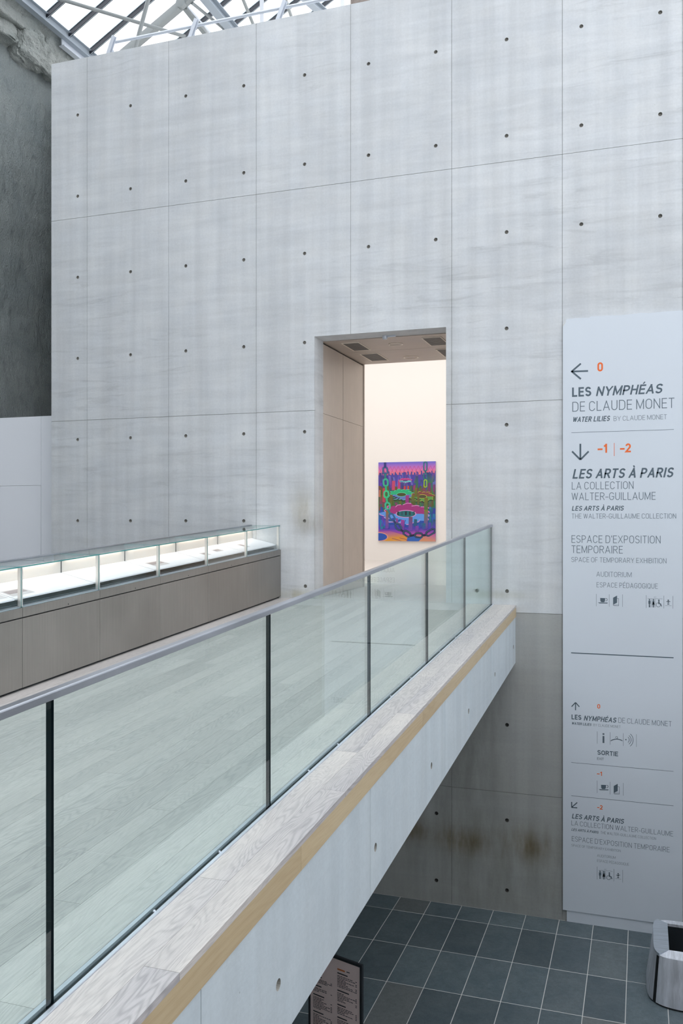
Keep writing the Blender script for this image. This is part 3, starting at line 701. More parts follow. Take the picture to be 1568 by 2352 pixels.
# ------------------------------------------------------------------ way-finding sign
YS = Yw-.028
sg = empty('wayfinding_sign', (-.23, YS, ZF), 'tall pale wayfinding sign with grey and orange lettering on the concrete wall', 'sign')
sx0, sx1 = -.909, .452; sz0, sz1 = -4.765, 2.432
# panel with a slightly torn upper edge
top = [(sx0, sz1-.055), (sx0+.03, sz1-.02), (sx0+.045, sz1+.0), (sx0+.16, sz1+.006), (sx0+.31, sz1+.0), (sx0+.33, sz1+.012), (sx0+.5, sz1+.01), (sx0+.66, sz1+.002), (sx0+.9, sz1+.012), (sx0+1.0, sz1+.003), (sx0+1.15, sz1+.008), (sx1, sz1+.006)]
rows = [sz1-.06, 1.457, -1.165, -3.41, sz0]
out = [(sx0, sz0), (sx1, sz0)]+[(x, z) for x, z in reversed(top)]
n = len(out); v = [(x, YS, z) for x, z in out]+[(x, Yw-.001, z) for x, z in out]
put('sign_panel', v, [tuple(range(n)), tuple(range(2*n-1, n-1, -1))]+[(i, i+n, (i+1) % n+n, (i+1) % n) for i in range(n)], M['sign_white'], sg)
Mesh().box(sx0+.045, sx1-.02, YS+.012, Yw-.001, ZF+.0005, sz0).out('plinth', M['sign_white'], sg)
Mesh().poly([(sx0+.002, YS-.0003, sz1-.085), (sx0+.04, YS-.0003, sz1-.02), (sx0+.032, YS-.0003, sz1-.022), (sx0+.0, YS-.0003, sz1-.06)]).out('torn_corner', M['grout'], sg)


# condensed sans-serif capitals drawn as strokes: path points in a unit box, x 0..1, y 0..1
def arc_(cx, cy, rx, ry, a0, a1, n=9): return [(cx+rx*math.cos(math.radians(a0+(a1-a0)*i/n)), cy+ry*math.sin(math.radians(a0+(a1-a0)*i/n))) for i in range(n+1)]
def oval(ry=.30): return arc_(.5, 1-ry, .5, ry, 0, 180, 12)+arc_(.5, ry, .5, ry, 180, 360, 12)+[(1, 1-ry)]
GL = {
 'A': (.64, [[(0, 0, 'b'), (.5, 1, 'b')], [(.5, 1, 'b'), (1, 0, 'b')], [(.19, .30), (.81, .30)]]),
 'B': (.55, [[(0, 0)]+[(0, 1)]+[(.45, 1)]+arc_(.5, .77, .42, .23, 90, -90)+[(0, .54)], [(0, .54), (.5, .54)]+arc_(.55, .27, .45, .27, 90, -90)+[(0, 0)]]),
 'C': (.57, [arc_(.5, .70, .5, .30, 12, 180, 10)+arc_(.5, .30, .5, .30, 180, 348, 10)]),
 'D': (.58, [[(0, 0), (0, 1), (.4, 1)]+arc_(.5, .68, .5, .32, 90, 0, 8)+arc_(.5, .32, .5, .32, 0, -90, 8)+[(0, 0)]]),
 'E': (.46, [[(1, 1), (0, 1), (0, 0), (1, 0)], [(0, .52), (.9, .52)]]),
 'F': (.45, [[(1, 1), (0, 1), (0, 0, 'e')], [(0, .5), (.85, .5)]]),
 'G': (.60, [arc_(.5, .70, .5, .30, 15, 180, 10)+arc_(.5, .30, .5, .30, 180, 360, 10)+[(1, .46), (.55, .46)]]),
 'H': (.56, [[(0, 0, 'e'), (0, 1, 'e')], [(1, 0, 'e'), (1, 1, 'e')], [(0, .52), (1, .52)]]),
 'I': (0, [[(.5, 0, 'e'), (.5, 1, 'e')]]),
 'L': (.43, [[(0, 1, 'e'), (0, 0), (1, 0)]]),
 'M': (.72, [[(0, 0, 'e'), (0, 1, 'e')], [(1, 0, 'e'), (1, 1, 'e')], [(0, 1), (.5, .06), (1, 1)]]),
 'N': (.58, [[(0, 0, 'e'), (0, 1, 'e')], [(1, 0, 'e'), (1, 1, 'e')], [(0, 1), (1, 0)]]),
 'O': (.59, [oval()]), 'Q': (.59, [oval(), [(.6, .22), (1.02, -.04)]]), '0': (.47, [oval(.27)]),
 'P': (.52, [[(0, 0, 'e'), (0, 1), (.45, 1)]+arc_(.5, .73, .5, .27, 90, -90)+[(0, .46)]]),
 'R': (.55, [[(0, 0, 'e'), (0, 1), (.45, 1)]+arc_(.5, .74, .48, .26, 90, -90)+[(0, .48)], [(.48, .48), (1.0, 0, 'e')]]),
 'S': (.54, [arc_(.5, .76, .48, .24, 15, 250, 12)+arc_(.5, .255, .5, .255, 70, -165, 12)]),
 'T': (.50, [[(0, 1), (1, 1)], [(.5, 1), (.5, 0, 'e')]]),
 'U': (.56, [[(0, 1, 'e')]+arc_(.5, .32, .5, .32, 180, 360, 12)+[(1, 1, 'e')]]),
 'W': (.86, [[(0, 1, 'e'), (.25, 0)], [(.25, 0), (.5, 1)], [(.5, 1), (.75, 0)], [(.75, 0), (1, 1, 'e')]]),
 'X': (.58, [[(0, 0, 'e'), (1, 1, 'e')], [(0, 1, 'e'), (1, 0, 'e')]]),
 'Y': (.58, [[(0, 1, 'e'), (.5, .45), (1, 1, 'e')], [(.5, .45), (.5, 0, 'e')]]),
 '1': (.24, [[(0, .74), (.75, .93), (1, .96)], [(1, 1, 'e'), (1, 0, 'e')]]),
 '2': (.47, [arc_(.5, .72, .5, .28, 170, -30, 12)+[(.0, .0), (1, 0)]]),
 '-': (.26, [[(-.2, .38), (1.2, .38)]]), '’': (0, [[(.5, .98, 'e'), (.4, .76)]])}
LT = dict(GL)
TW_ = {'l': .078, 'm': .13, 'b': .185, 'i': .168}
def stroke(pts, t):
    """closed ribbon of width t along pts with mitred corners -> (verts, quads)"""
    P = [Vector(p) for p in pts]; P = [p for i, p in enumerate(P) if i == 0 or (p-P[i-1]).length > 1e-6]; n = len(P)
    closed = n > 3 and (P[0]-P[-1]).length < 1e-5
    if closed: P = P[:-1]; n -= 1
    v = []
    for i in range(n):
        a = P[i-1] if (i or closed) else None; b = P[(i+1) % n] if (i < n-1 or closed) else None
        d0 = (P[i]-a).normalized() if a is not None else None; d1 = (b-P[i]).normalized() if b is not None else None
        d0 = d0 or d1; d1 = d1 or d0
        m_ = Vector((-(d0.y+d1.y), d0.x+d1.x)); m_ = m_.normalized() if m_.length > 1e-4 else Vector((-d0.y, d0.x))
        k = t/2/max(.35, m_.dot(Vector((-d0.y, d0.x))))
        v += [P[i]+m_*k, P[i]-m_*k]
    q = [(2*i, 2*i+1, 2*i+3, 2*i+2) for i in range(n-1)]
    if closed: q.append((2*n-2, 2*n-1, 1, 0))
    return v, q
def write(s, kx, ky, k, x0, x1, base, cap, style, mat, parent, Y=None, name='lettering'):
    """x0, x1, base, cap measured in a crop with origin kx,ky and scale k; set on the real plane of the sign's face"""
    Y = Y or YS-.0006
    A = onY(kx+x0/k, ky+base/k, Y); B = onY(kx+x1/k, ky+base/k, Y); T = onY(kx+x0/k, ky+(base-cap)/k, Y)
    ht = T[2]-A[2]; t = TW_[style]*ht; sh = .21 if style == 'i' else 0
    acc = {'É': ('E', 1), 'À': ('A', -1)}; gap = (.15 if style == 'l' else .12)*ht; space = (.40 if style == 'l' else .42)*ht
    W = B[0]-A[0]-sh*ht; fixed = 0; var = 0; prev = False
    for c in s:
        if c == ' ': fixed += space; prev = False; continue
        if prev: fixed += gap
        g_ = GL[acc.get(c, (c,))[0]][0]; fixed += t; var += g_*ht; prev = True
    g = max(.3, (W-fixed)/var) if var else 1
    if g < .8 or g > 1.3:                     # share the misfit between letter widths and spaces
        ex = (W-fixed-var*1.0); q = ex/(W or 1)
    off = wloc(parent); V_, F_ = [], []; x = A[0]; prev = False; lay = 0
    for c in s:
        if c == ' ': x += space; prev = False; continue
        if prev: x += gap
        base_c, ac = acc.get(c, (c, 0)); w_, paths = GL[base_c]; w_ = w_*ht*g
        todo = [[(x+t/2+p[0]*w_, t/2+p[1]*(ht-t), *(p[2:])) for p in path] for path in paths]
        if ac:
            cx_ = x+t/2+w_*.5; h0, h1 = ht*1.07, ht*1.27
            todo.append([(cx_-.03*ht, h0), (cx_+.11*ht, h1)] if ac > 0 else [(cx_+.03*ht, h0), (cx_-.11*ht, h1)])
        for path in todo:
            pts = [[p[0], p[1]] for p in path]
            for idx, o_ in ((0, 1), (-1, -2)):
                a_, b_ = pts[idx], pts[o_]
                if abs(a_[1]-b_[1]) < 1e-6 and len(pts) > 1 and pts[0] != pts[-1]: a_[0] += math.copysign(t/2, a_[0]-b_[0])
            for idx, o_ in ((0, 1), (-1, -2)):  # straight ends run out to the cap line and the baseline
                if len(path[idx]) > 2:
                    a_, b_ = pts[idx], pts[o_]; dy = b_[1]-a_[1]
                    tgt = 0 if a_[1] < ht/2 else ht
                    if abs(dy) > 1e-6: f_ = (tgt-a_[1])/dy; a_[0] += (b_[0]-a_[0])*f_; a_[1] = tgt
            tt = t if (ac == 0 or path is not todo[-1]) else t*.8
            v_, q_ = stroke(pts, tt); kk = len(V_)
            lay += 1
            for p in v_:
                zz = max(-.16*ht if base_c == 'Q' else 0, min(p.y, ht*1.3 if ac else ht))
                V_.append((p.x+sh*zz, Y-lay*.000008, A[2]+zz))
            F_ += [tuple(kk+i_ for i_ in f_) for f_ in q_]
        x += w_+t; prev = True
    return put(name, V_, F_, mat, parent)
INK, INL, ORG = M['sign_ink'], M['sign_ink_light'], M['sign_orange']
A6 = (1280, 700, 4.354); A7 = (1280, 1200, 4.354); A8 = (1280, 1700, 3.6075)
for (A, s, x0, x1, bs, cp, st, mt) in [
    (A6, '0', 398, 454, 668, 91, 'b', ORG), (A6, 'LES', 145, 337, 922, 94, 'b', INK), (A6, 'NYMPHÉAS', 383, 1062, 914, 95, 'i', INK),
    (A6, 'DE CLAUDE MONET', 148, 1168, 1070, 98, 'l', INL), (A6, 'WATER LILIES', 148, 530, 1175, 52, 'i', INK), (A6, 'BY CLAUDE MONET', 560, 1093, 1162, 47, 'l', INL),
    (A6, '-1', 405, 495, 1482, 90, 'b', ORG), (A6, '-2', 628, 733, 1478, 90, 'b', ORG), (A6, 'LES ARTS À PARIS', 148, 1172, 1740, 96, 'i', INK),
    (A6, 'LA COLLECTION', 142, 760, 1848, 75, 'l', INL), (A6, 'WALTER-GUILLAUME', 140, 980, 1955, 75, 'l', INL), (A6, 'LES ARTS À PARIS', 142, 668, 2060, 48, 'i', INK),
    (A6, 'THE WALTER-GUILLAUME COLLECTION', 142, 1185, 2138, 49, 'l', INL),
    (A7, 'ESPACE D’EXPOSITION', 140, 1030, 203, 75, 'l', INL), (A7, 'TEMPORAIRE', 140, 652, 305, 75, 'l', INL), (A7, 'SPACE OF TEMPORARY EXHIBITION', 138, 1088, 395, 49, 'l', INL),
    (A7, 'AUDITORIUM', 388, 740, 541, 50, 'l', INL), (A7, 'ESPACE PÉDAGOGIQUE', 390, 1002, 648, 50, 'l', INL), (A7, 'WC', 962, 988, 752, 11, 'l', INL),
    (A7, '0', 397, 426, 1860, 44, 'b', ORG), (A7, 'LES', 140, 238, 1968, 48, 'b', INK), (A7, 'NYMPHÉAS', 262, 594, 1980, 50, 'i', INK), (A7, 'DE CLAUDE MONET', 608, 1140, 2003, 52, 'l', INL),
    (A7, 'WATER LILIES', 140, 342, 2020, 25, 'i', INK), (A7, 'BY CLAUDE MONET', 358, 630, 2037, 26, 'l', INL), (A7, 'SORTIE', 398, 605, 2322, 46, 'b', INK),
    (A8, 'EXIT', 328, 383, 163, 21, 'm', INK), (A8, '-1', 328, 368, 293, 35, 'b', ORG), (A8, '-2', 330, 373, 572, 36, 'b', ORG), (A8, 'LES ARTS À PARIS', 118, 555, 648, 40, 'i', INK),
    (A8, 'LA COLLECTION WALTER-GUILLAUME', 115, 957, 705, 40, 'l', INL), (A8, 'LES ARTS À PARIS', 115, 342, 750, 21, 'i', INK), (A8, 'THE WALTER-GUILLAUME COLLECTION', 357, 815, 776, 22, 'l', INL),
    (A8, 'ESPACE D’EXPOSITION TEMPORAIRE', 118, 928, 836, 41, 'l', INL), (A8, 'SPACE OF TEMPORARY EXHIBITION', 115, 522, 880, 20, 'l', INL), (A8, 'AUDITORIUM', 328, 480, 966, 21, 'l', INL),
    (A8, 'ESPACE PÉDAGOGIQUE', 328, 592, 1009, 22, 'l', INL), (A8, 'WC', 388, 407, 1075, 10, 'l', INL)]:
    write(s, *A, x0, x1, bs, cp, st, mt, sg)
def sp(A, x, y): return onY(A[0]+x/A[2], A[1]+y/A[2], YS-.0006)
class Ico:                                   # flat printed pictograms on the sign's face
    def __init__(s, A): s.A = A; s.m = Mesh()
    def pt(s, x, y): p = sp(s.A, x, y); return (p[0], p[2])
    def seg(s, a, b, wd):                     # wd in metres
        (x0, z0), (x1, z1) = s.pt(*a), s.pt(*b); d = math.hypot(x1-x0, z1-z0); nx, nz = -(z1-z0)/d*wd/2, (x1-x0)/d*wd/2
        Y = YS-.0006; s.m.poly([(x0+nx, Y, z0+nz), (x0-nx, Y, z0-nz), (x1-nx, Y, z1-nz), (x1+nx, Y, z1+nz)]); return s
    def pl(s, pts): s.m.poly([(q[0], YS-.0006, q[1]) for q in (s.pt(*p) for p in pts)]); return s
    def disc(s, c, r, n=16):
        x, z = s.pt(*c); k = r/s.A[2]/FPX*11; s.m.poly([(x+k*math.cos(2*math.pi*i/n), YS-.0006, z+k*math.sin(2*math.pi*i/n)) for i in range(n)]); return s
    def arc(s, c, r, a0, a1, wd, n=12):
        for i in range(n):
            a, b = math.radians(a0+(a1-a0)*i/n), math.radians(a0+(a1-a0)*(i+1)/n)
            s.seg((c[0]+r*math.cos(a), c[1]-r*math.sin(a)), (c[0]+r*math.cos(b), c[1]-r*math.sin(b)), wd)
        return s
    def vline(s, x, y0, y1, w_=.0035): return s.seg((x, y0), (x, y1), w_)
    def hline(s, x0, y0, x1, w_=.004):          # true horizontal on the sign starting at x0,y0
        P0 = sp(s.A, x0, y0); P1 = sp(s.A, x1, y0); Y = YS-.0006; s.m.poly([(P0[0], Y, P0[2]-w_/2), (P1[0], Y, P0[2]-w_/2), (P1[0], Y, P0[2]+w_/2), (P0[0], Y, P0[2]+w_/2)]); return s
    def out(s, name, mt): return s.m.out(name, mt, sg)
def cup(i, x, y, k): return i.pl([(x+24*k, y), (x+74*k, y+2*k), (x+72*k, y+34*k), (x+62*k, y+43*k), (x+36*k, y+42*k), (x+26*k, y+32*k)]).pl([(x, y+44*k), (x+100*k, y+47*k), (x+96*k, y+56*k), (x+16*k, y+54*k)]).arc((x+82*k, y+17*k), 13*k, -110, 110, .006, 10)
def book(i, x, y, k): return i.pl([(x, y+22*k), (x+40*k, y), (x+40*k, y+72*k), (x, y+92*k)]).seg((x+40*k, y+28*k), (x+56*k, y+30*k), .004).seg((x+56*k, y+30*k), (x+56*k, y+104*k), .004).seg((x+56*k, y+104*k), (x+8*k, y+103*k), .004).seg((x+8*k, y+103*k), (x, y+92*k), .004).seg((x+4*k, y+94*k), (x+54*k, y+92*k), .004)
def man(i, x, y, k, skirt=False):
    i.disc((x, y+6*k), 7*k)
    w_ = 11 if not skirt else 9
    i.pl([(x-w_*k, y+15*k), (x+w_*k, y+15*k), (x+w_*k, y+46*k), (x-w_*k, y+46*k)])
    if skirt: i.pl([(x-8*k, y+30*k), (x+8*k, y+30*k), (x+13*k, y+58*k), (x-13*k, y+58*k)])
    return i.pl([(x-7*k, y+44*k), (x-1*k, y+44*k), (x-1*k, y+82*k), (x-7*k, y+82*k)]).pl([(x+1*k, y+44*k), (x+7*k, y+44*k), (x+7*k, y+82*k), (x+1*k, y+82*k)])
def chair_(i, x, y, k): return i.disc((x+28*k, y+6*k), 7*k).pl([(x+22*k, y+14*k), (x+34*k, y+14*k), (x+36*k, y+40*k), (x+22*k, y+42*k)]).seg((x+22*k, y+40*k), (x+46*k, y+42*k), .009).seg((x+45*k, y+40*k), (x+54*k, y+68*k), .009).arc((x+22*k, y+52*k), 21*k, 100, 380, .005, 14)
def baby(i, x, y, k): return i.disc((x, y+7*k), 7*k).seg((x-20*k, y+20*k), (x+20*k, y+20*k), .007).pl([(x-8*k, y+18*k), (x+8*k, y+18*k), (x+7*k, y+32*k), (x-7*k, y+32*k)]).pl([(x-10*k, y+38*k), (x+10*k, y+38*k), (x+8*k, y+50*k), (x+2*k, y+50*k), (x, y+45*k), (x-2*k, y+50*k), (x-8*k, y+50*k)])
i = Ico(A6); i.seg((140, 668), (305, 662), .021).seg((138, 670), (233, 588), .021).seg((138, 664), (233, 743), .021).out('arrow', INK)
i = Ico(A6); i.seg((228, 1390), (228, 1545), .021).seg((228, 1550), (145, 1466), .021).seg((228, 1550), (311, 1466), .021).out('arrow', INK)
Ico(A6).vline(566, 1382, 1513, .006).out('divider_line', ORG)
Ico(A6).hline(138, 1279, 1163, .005).out('rule_line', INL)
Ico(A7).hline(135, 1304, 1160, .012).out('rule_line', INK)
i = Ico(A7); i.seg((180, 1803), (180, 1878), .012).seg((180, 1800), (140, 1842), .012).seg((180, 1800), (218, 1844), .012).out('arrow', INK)
i = Ico(A7); [i.vline(x, a, b) for x, a, b in ((388, 715, 838), (517, 718, 842), (650, 720, 845), (887, 727, 855), (1062, 733, 860), (1152, 735, 862), (940, 766, 848), (975, 766, 850))]; i.seg((900, 760), (1050, 764), .003).seg((1075, 832), (1140, 834), .003).out('divider_line', INL)
for fn, *ar in ((cup, 402, 755, 1), (book, 555, 731, 1), (man, 919, 767, 1), (man, 958, 768, 1, True), (chair_, 985, 772, 1), (baby, 1107, 772, 1)): fn(Ico(A7), *ar).out('pictogram', INK)
i = Ico(A7); [i.vline(x, a, b) for x, a, b in ((396, 2090, 2212), (524, 2098, 2222), (656, 2108, 2235), (788, 2118, 2245))]; i.out('divider_line', INL)
i = Ico(A7); i.pl([(450, 2108), (468, 2109), (468, 2124), (450, 2123)]).pl([(450, 2135), (468, 2136), (468, 2206), (450, 2205)]).out('pictogram', INK)
i = Ico(A7).arc((590, 2275), 108, 57, 123, .010, 14).arc((590, 2152), 11, -60, 200, .005, 10).seg((590, 2160), (590, 2168), .005); i.out('pictogram', INK); i = Ico(A7).disc((683, 2172), 6).arc((683, 2173), 34, -52, 52, .006).arc((680, 2174), 55, -52, 52, .006).arc((678, 2176), 78, -52, 52, .006).out('pictogram', INK)
Ico(A8).hline(113, 185, 960, .005).out('rule_line', INL); Ico(A8).hline(113, 460, 960, .005).out('rule_line', INL)
i = Ico(A8); [i.vline(x, a, b) for x, a, b in ((327, 335, 438), (434, 345, 450), (544, 355, 460), (327, 1048, 1155), (466, 1067, 1170), (540, 1075, 1180), (369, 1082, 1150), (398, 1085, 1152))]; i.seg((340, 1077), (455, 1087), .003).seg((478, 1148), (527, 1152), .003).out('divider_line', INL)
for fn, *ar in ((cup, 340, 370, .83), (book, 465, 362, .83), (man, 352, 1083, .82), (man, 384, 1086, .82, True), (chair_, 406, 1096, .82), (baby, 502, 1102, .83)): fn(Ico(A8), *ar).out('pictogram', INK)
i = Ico(A8); i.seg((117, 512), (117, 557), .012).seg((114, 557), (163, 561), .012).seg((119, 555), (163, 517), .012).out('arrow', INK)

# ------------------------------------------------------------------ white partition and old wall at the left
wp = empty('wall_left_partition', (-9.3, 11.4, 0), kind='structure', label='white board partition left of the concrete wall')
Yp = 11.345
zt = onY(60, 957.5, Yp)[2]; xs_ = onY(94, 1150, Yp)[0]; zs_ = onY(50, 1115.5, Yp)[2]
Mesh().box(xs_+.004, -8.3, Yp, Yp+.06, ZF, zt).out('board', M['white'], wp)
Mesh().box(-10.6, xs_+.0, Yp, Yp+.06, zs_+.002, zt).out('board', M['white'], wp)
Mesh().box(-10.6, xs_-.003, Yp+.001, Yp+.06, ZF, zs_-.002).out('board', M['white'], wp)
Mesh().box(-10.6, -8.3, Yp+.061, Yp+.09, ZF, zt-.002).out('board_backing', M['soffit'], wp)

def rough_sheet(P, na, nb, amp, sc, seed):
    from mathutils import noise
    v = []
    for i in range(na+1):
        for j in range(nb+1):
            p, nrm = P(i/na, j/nb); q = Vector(p)
            d = noise.fractal(q*sc+Vector((seed, 0, 0)), .7, 2.1, 5)*amp; v.append(tuple(q+Vector(nrm)*d))
    f = [(i*(nb+1)+j, (i+1)*(nb+1)+j, (i+1)*(nb+1)+j+1, i*(nb+1)+j+1) for i in range(na) for j in range(nb)]
    return v, f
ow = empty('wall_left', (-10.3, 14, 0), kind='structure', label='dark rough rendered old wall with stone cornice')
v, f = rough_sheet(lambda a, b: ((-10.25, -9+a*33, ZF+b*13.3), (1, 0, 0)), 330, 130, .035, 2.2, 3)
put('rendered_face', v, f, M['old_wall'], ow, smooth=True)
Mesh().box(-10.9, -10.35, -9, 24, ZF, 8.75).out('wall_mass', M['soffit'], ow)
v, f = rough_sheet(lambda a, b: ((-9.885-.55*max(0, 1-b*2), -9+a*33, 8.30+min(1, b*2)*.40) if b < .5 else (-9.885-(b-.5)*1.2, -9+a*33, 8.70+(b-.5)*.02), (1, 0, 0) if b < .5 else (0, 0, 1)), 400, 12, .012, 4, 9)
put('coping', v, f, M['old_rock'], ow)
def rock(name, x0, x1, y0, y1, z0, z1, seed, amp=.16):
    from mathutils import noise
    bm = bmesh.new(); bmesh.ops.create_cube(bm, size=1)
    bmesh.ops.subdivide_edges(bm, edges=bm.edges, cuts=21, use_grid_fill=True)
    rr = random.Random(seed); k = [rr.uniform(-.25, .25) for _ in range(4)]
    for vv in bm.verts:
        c = vv.co.copy(); r = Vector((c.x*2, c.y*2, c.z*2)); l = max(abs(r.x), abs(r.y), abs(r.z)); rn = (abs(r.x)**7+abs(r.y)**7+abs(r.z)**7)**(1/7)
        c = c*(l/rn)
        p = Vector((x0+(c.x+.5)*(x1-x0), y0+(c.y+.5)*(y1-y0), z0+(c.z+.5)*(z1-z0)))
        p.z += (c.x*k[0]+c.y*k[1])*.4*(z1-z0); p.x += c.z*k[2]*.5+c.y*k[3]*.3
        # faceted, broken surface
        d = noise.voronoi(p*2.6+Vector((seed, 0, 0)))[0]; q = (d[1]-d[0])
        n1 = noise.fractal(p*4.1+Vector((seed*3.3, 0, 0)), .8, 2.1, 5); cell = noise.cell(Vector(noise.voronoi(p*1.9+Vector((seed, 0, 0)))[1][0])*7.3)
        vv.co = p+c.normalized()*(n1*amp*.35+min(q, .25)*amp*.8-.09+cell*amp*.35)
    return from_bm(name, bm, M['old_rock'], ow, smooth=False)
ysr = [-9, -7.2, -5.4, -3.6, -1.8, 0, 1.8, 3.6, 5.4, 7.3, 9.0, 10.7, 12.35, 13.9, 15.7, 17.5, 19.3, 21, 23]
for a, (y0, y1) in enumerate(zip(ysr, ysr[1:])):
    hz = R.uniform(-.06, .06)
    pr = -.07 if a % 2 else .06
    rock('cornice_stone', -10.5, -9.95+pr*.8, y0-.05, y1+.05, 7.95+hz-pr*.4, 8.50+hz*.5, 11+a)
    rock('coping_stone', -10.6, -9.90, y0+.6, y1+.62, 8.30, 8.74, 40+a, .05)

# ------------------------------------------------------------------ glass roof
K = .56; XE, ZE = -9.8, 8.8; XRG = -1.5; zr = lambda x: ZE+K*((x if x < XRG else 2*XRG-x)-XE)
XE2 = 2*XRG-XE
rf = empty('ceiling', (XRG, 7.5, 9), kind='structure', label='pitched glass roof on steel bars and trusses')
ys0 = 12.75; sp_ = .6315; n0 = int((ys0+9)/sp_); bars = [ys0+(k-n0)*sp_ for k in range(0, n0+18)]
def shared(name, me, parent, loc):
    o = bpy.data.objects.new(name, me); C.objects.link(o); o.parent = parent; o.location = Vector(loc)-wloc(parent); return o
def mk(mesh, mats):
    me = bpy.data.meshes.new('m'); me.from_pydata(mesh.v, [], mesh.f)
    for q in mats: me.materials.append(q)
    for p, k in zip(me.polygons, mesh.m): p.material_index = k
    return me
for sgn, xe in ((1, XE), (-1, XE2)):
    ln = XRG-XE; a = (0, 0, 0); b = (sgn*ln, 0, K*ln)
    bar = Mesh().beam((0, 0, -.045), (b[0], 0, b[2]-.045), .040, .08, 0, (0, 1, 0)).beam((0, 0, .012), (b[0], 0, b[2]+.012), .07, .02, 1, (0, 1, 0)).beam((0, -.0005, -.088), (b[0], -.0005, b[2]-.088), .009, .006, 1, (0, 1, 0))
    mb = mk(bar, [M['bar_dark'], M['bar_light']]); mg = mk(Mesh().beam((0, 0, 0), b, sp_-.046, .008, 0, (0, 1, 0)), [M['glass_roof']])
    for k, y in enumerate(bars):
        shared('glazing_bar', mb, rf, (xe, y, ZE))
        if k: shared('glass_pane', mg, rf, (xe, y-sp_/2, ZE))
Y0, Y1 = bars[0]-.1, bars[-1]+.1
def ibeam(a, b, w_, h, t, name, mt, side=None):
    m_ = Mesh(); av, bv = Vector(a), Vector(b); d = (bv-av).normalized(); sd = Vector(side) if side else d.cross(Vector((0, 0, 1))).normalized(); up = sd.cross(d).normalized()
    if up.z < 0: up = -up
    m_.beam(av, bv, t, h, 0, tuple(sd)); m_.beam(av+up*h/2, bv+up*h/2, w_, t, 0, tuple(sd)); m_.beam(av-up*h/2, bv-up*h/2, w_, t, 0, tuple(sd))
    return m_.out(name, mt, rf)
ibeam((XE, Y0, 8.70), (XE, Y1, 8.71), .11, .15, .014, 'eave_beam', M['steel_roof'])
Mesh().box(XE-.11, XE-.0, 13.25, 15.4, 8.50, 8.515).box(XE-.065, XE-.045, 13.25, 15.4, 8.515, 8.63).out('eave_bracket', M['galv'], rf)
ibeam((XE2, Y0, 8.70), (XE2, Y1, 8.70), .12, .16, .02, 'eave_beam', M['steel_roof'])
ibeam((XRG, Y0, zr(XRG)-.12), (XRG, Y1, zr(XRG)-.12), .12, .16, .02, 'ridge_beam', M['steel_roof'])
for xp in (-7.70, -5.4, -3.4, .4, 2.4, 4.7): ibeam((xp, Y0, zr(xp)-.22), (xp, Y1, zr(xp)-.22), .17, .16, .02, 'purlin', M['steel_roof'])
for yt in (-5.2, -.3, 4.6, 9.5, 14.46, 19.4):
    if yt == 9.5: continue
    for sgn, xe in ((1, XE), (-1, XE2)):
        Mesh().beam((xe, yt, ZE-.17), (XRG, yt, zr(XRG)-.17), .12, .13, 0, (0, 1, 0)).out('rafter', M['steel_roof_green'], rf)
# bracing seen above the wall
def strut(a, b, r, mt='steel_roof_green', name='strut', sq=0):
    (Mesh().tube(a, b, r, 10) if not sq else Mesh().beam(a, b, r*2, r*2)).out(name, M[mt], rf)
def ext(a, b, t):
    a, b = Vector(a), Vector(b); return tuple(a+(b-a)*t)
hub = onY(416, 8, 14.4); node = onY(416, 76, 14.4)
a = onY(425, 84, 14.4); b = onY(145, 0, 12.55); strut(a, ext(a, b, 1.25), .032)
a = onY(311, 108, 13.3); b = onY(340, 0, 13.3); strut(ext(b, a, 1.5), ext(a, b, 1.28), .038)
strut(ext(hub, node, 1.6), ext(node, hub, 1.25), .038, sq=1)
Mesh().tube((hub[0], hub[1]-.05, hub[2]), (hub[0], hub[1]+.05, hub[2]), .09, 16).out('hub_plate', M['steel_roof_green'], rf)
for (p, q, Yq, r, mt) in (((440, 6), (514, 66), 15.9, .030, 'steel_roof_green'), ((424, 16), (470, 74), 15.6, .045, 'steel_roof_green'), ((428, 12), (482, 74), 15.4, .016, 'galv'),
                          ((556, -6), (580, 53), 14.9, .030, 'steel_roof_green'), ((601, -6), (601, 48), 15.2, .038, 'galv'), ((654, -6), (668, 36), 15.0, .03, 'steel_roof_green'), ((786, -6), (786, 12), 15.4, .036, 'galv')):
    a = onY(*p, 14.5 if p[0] < 450 else Yq-.6); b = onY(*q, Yq); strut(ext(b, a, 1.3) if p[0] > 450 else a, ext(a, b, 1.35), r, mt, sq=(r > .033))
a = onY(700, -8, 15.5); b = onY(734, 22, 16.4); ibeam(ext(b, a, 1.4), ext(a, b, 1.5), .15, .12, .02, 'purlin', M['steel_roof'])
a = onY(823, 4, 13.0); Mesh().box(a[0]-.10, a[0]+.55, 12.9, 13.2, 6.0, 8.6).out('brown_pier', M['brown_stone'], rf)
# cable rail standing on top of the concrete wall
cr = empty('safety_rail', (-5, 11.1, ZT), 'pale steel safety rail on top of the concrete wall', 'railing')
yr = 11.12
Mesh().tube((-7.36, yr, 7.025), (6.5, yr, 7.025), .022, 12).out('rail_tube', M['galv'], cr)
for k in range(11):
    xb_ = -7.44+1.352*k
    o = Mesh().beam((xb_, yr-.02, ZT+.004), (xb_+.125, yr-.045, ZT+.27), .012, .075, 0, (0, 1, 0)).beam((xb_+.0, yr-.055, ZT+.004), (xb_+.125, yr-.075, ZT+.27), .05, .010, 0, (1, 0, 0)).tube((xb_+.03, yr-.03, ZT+.15), (xb_+.0, yr+.10, ZT+.15), .018, 10).box(xb_-.05, xb_+.06, yr-.06, yr+.06, ZT+.0045, ZT+.012).out('bracket', M['galv'], cr)

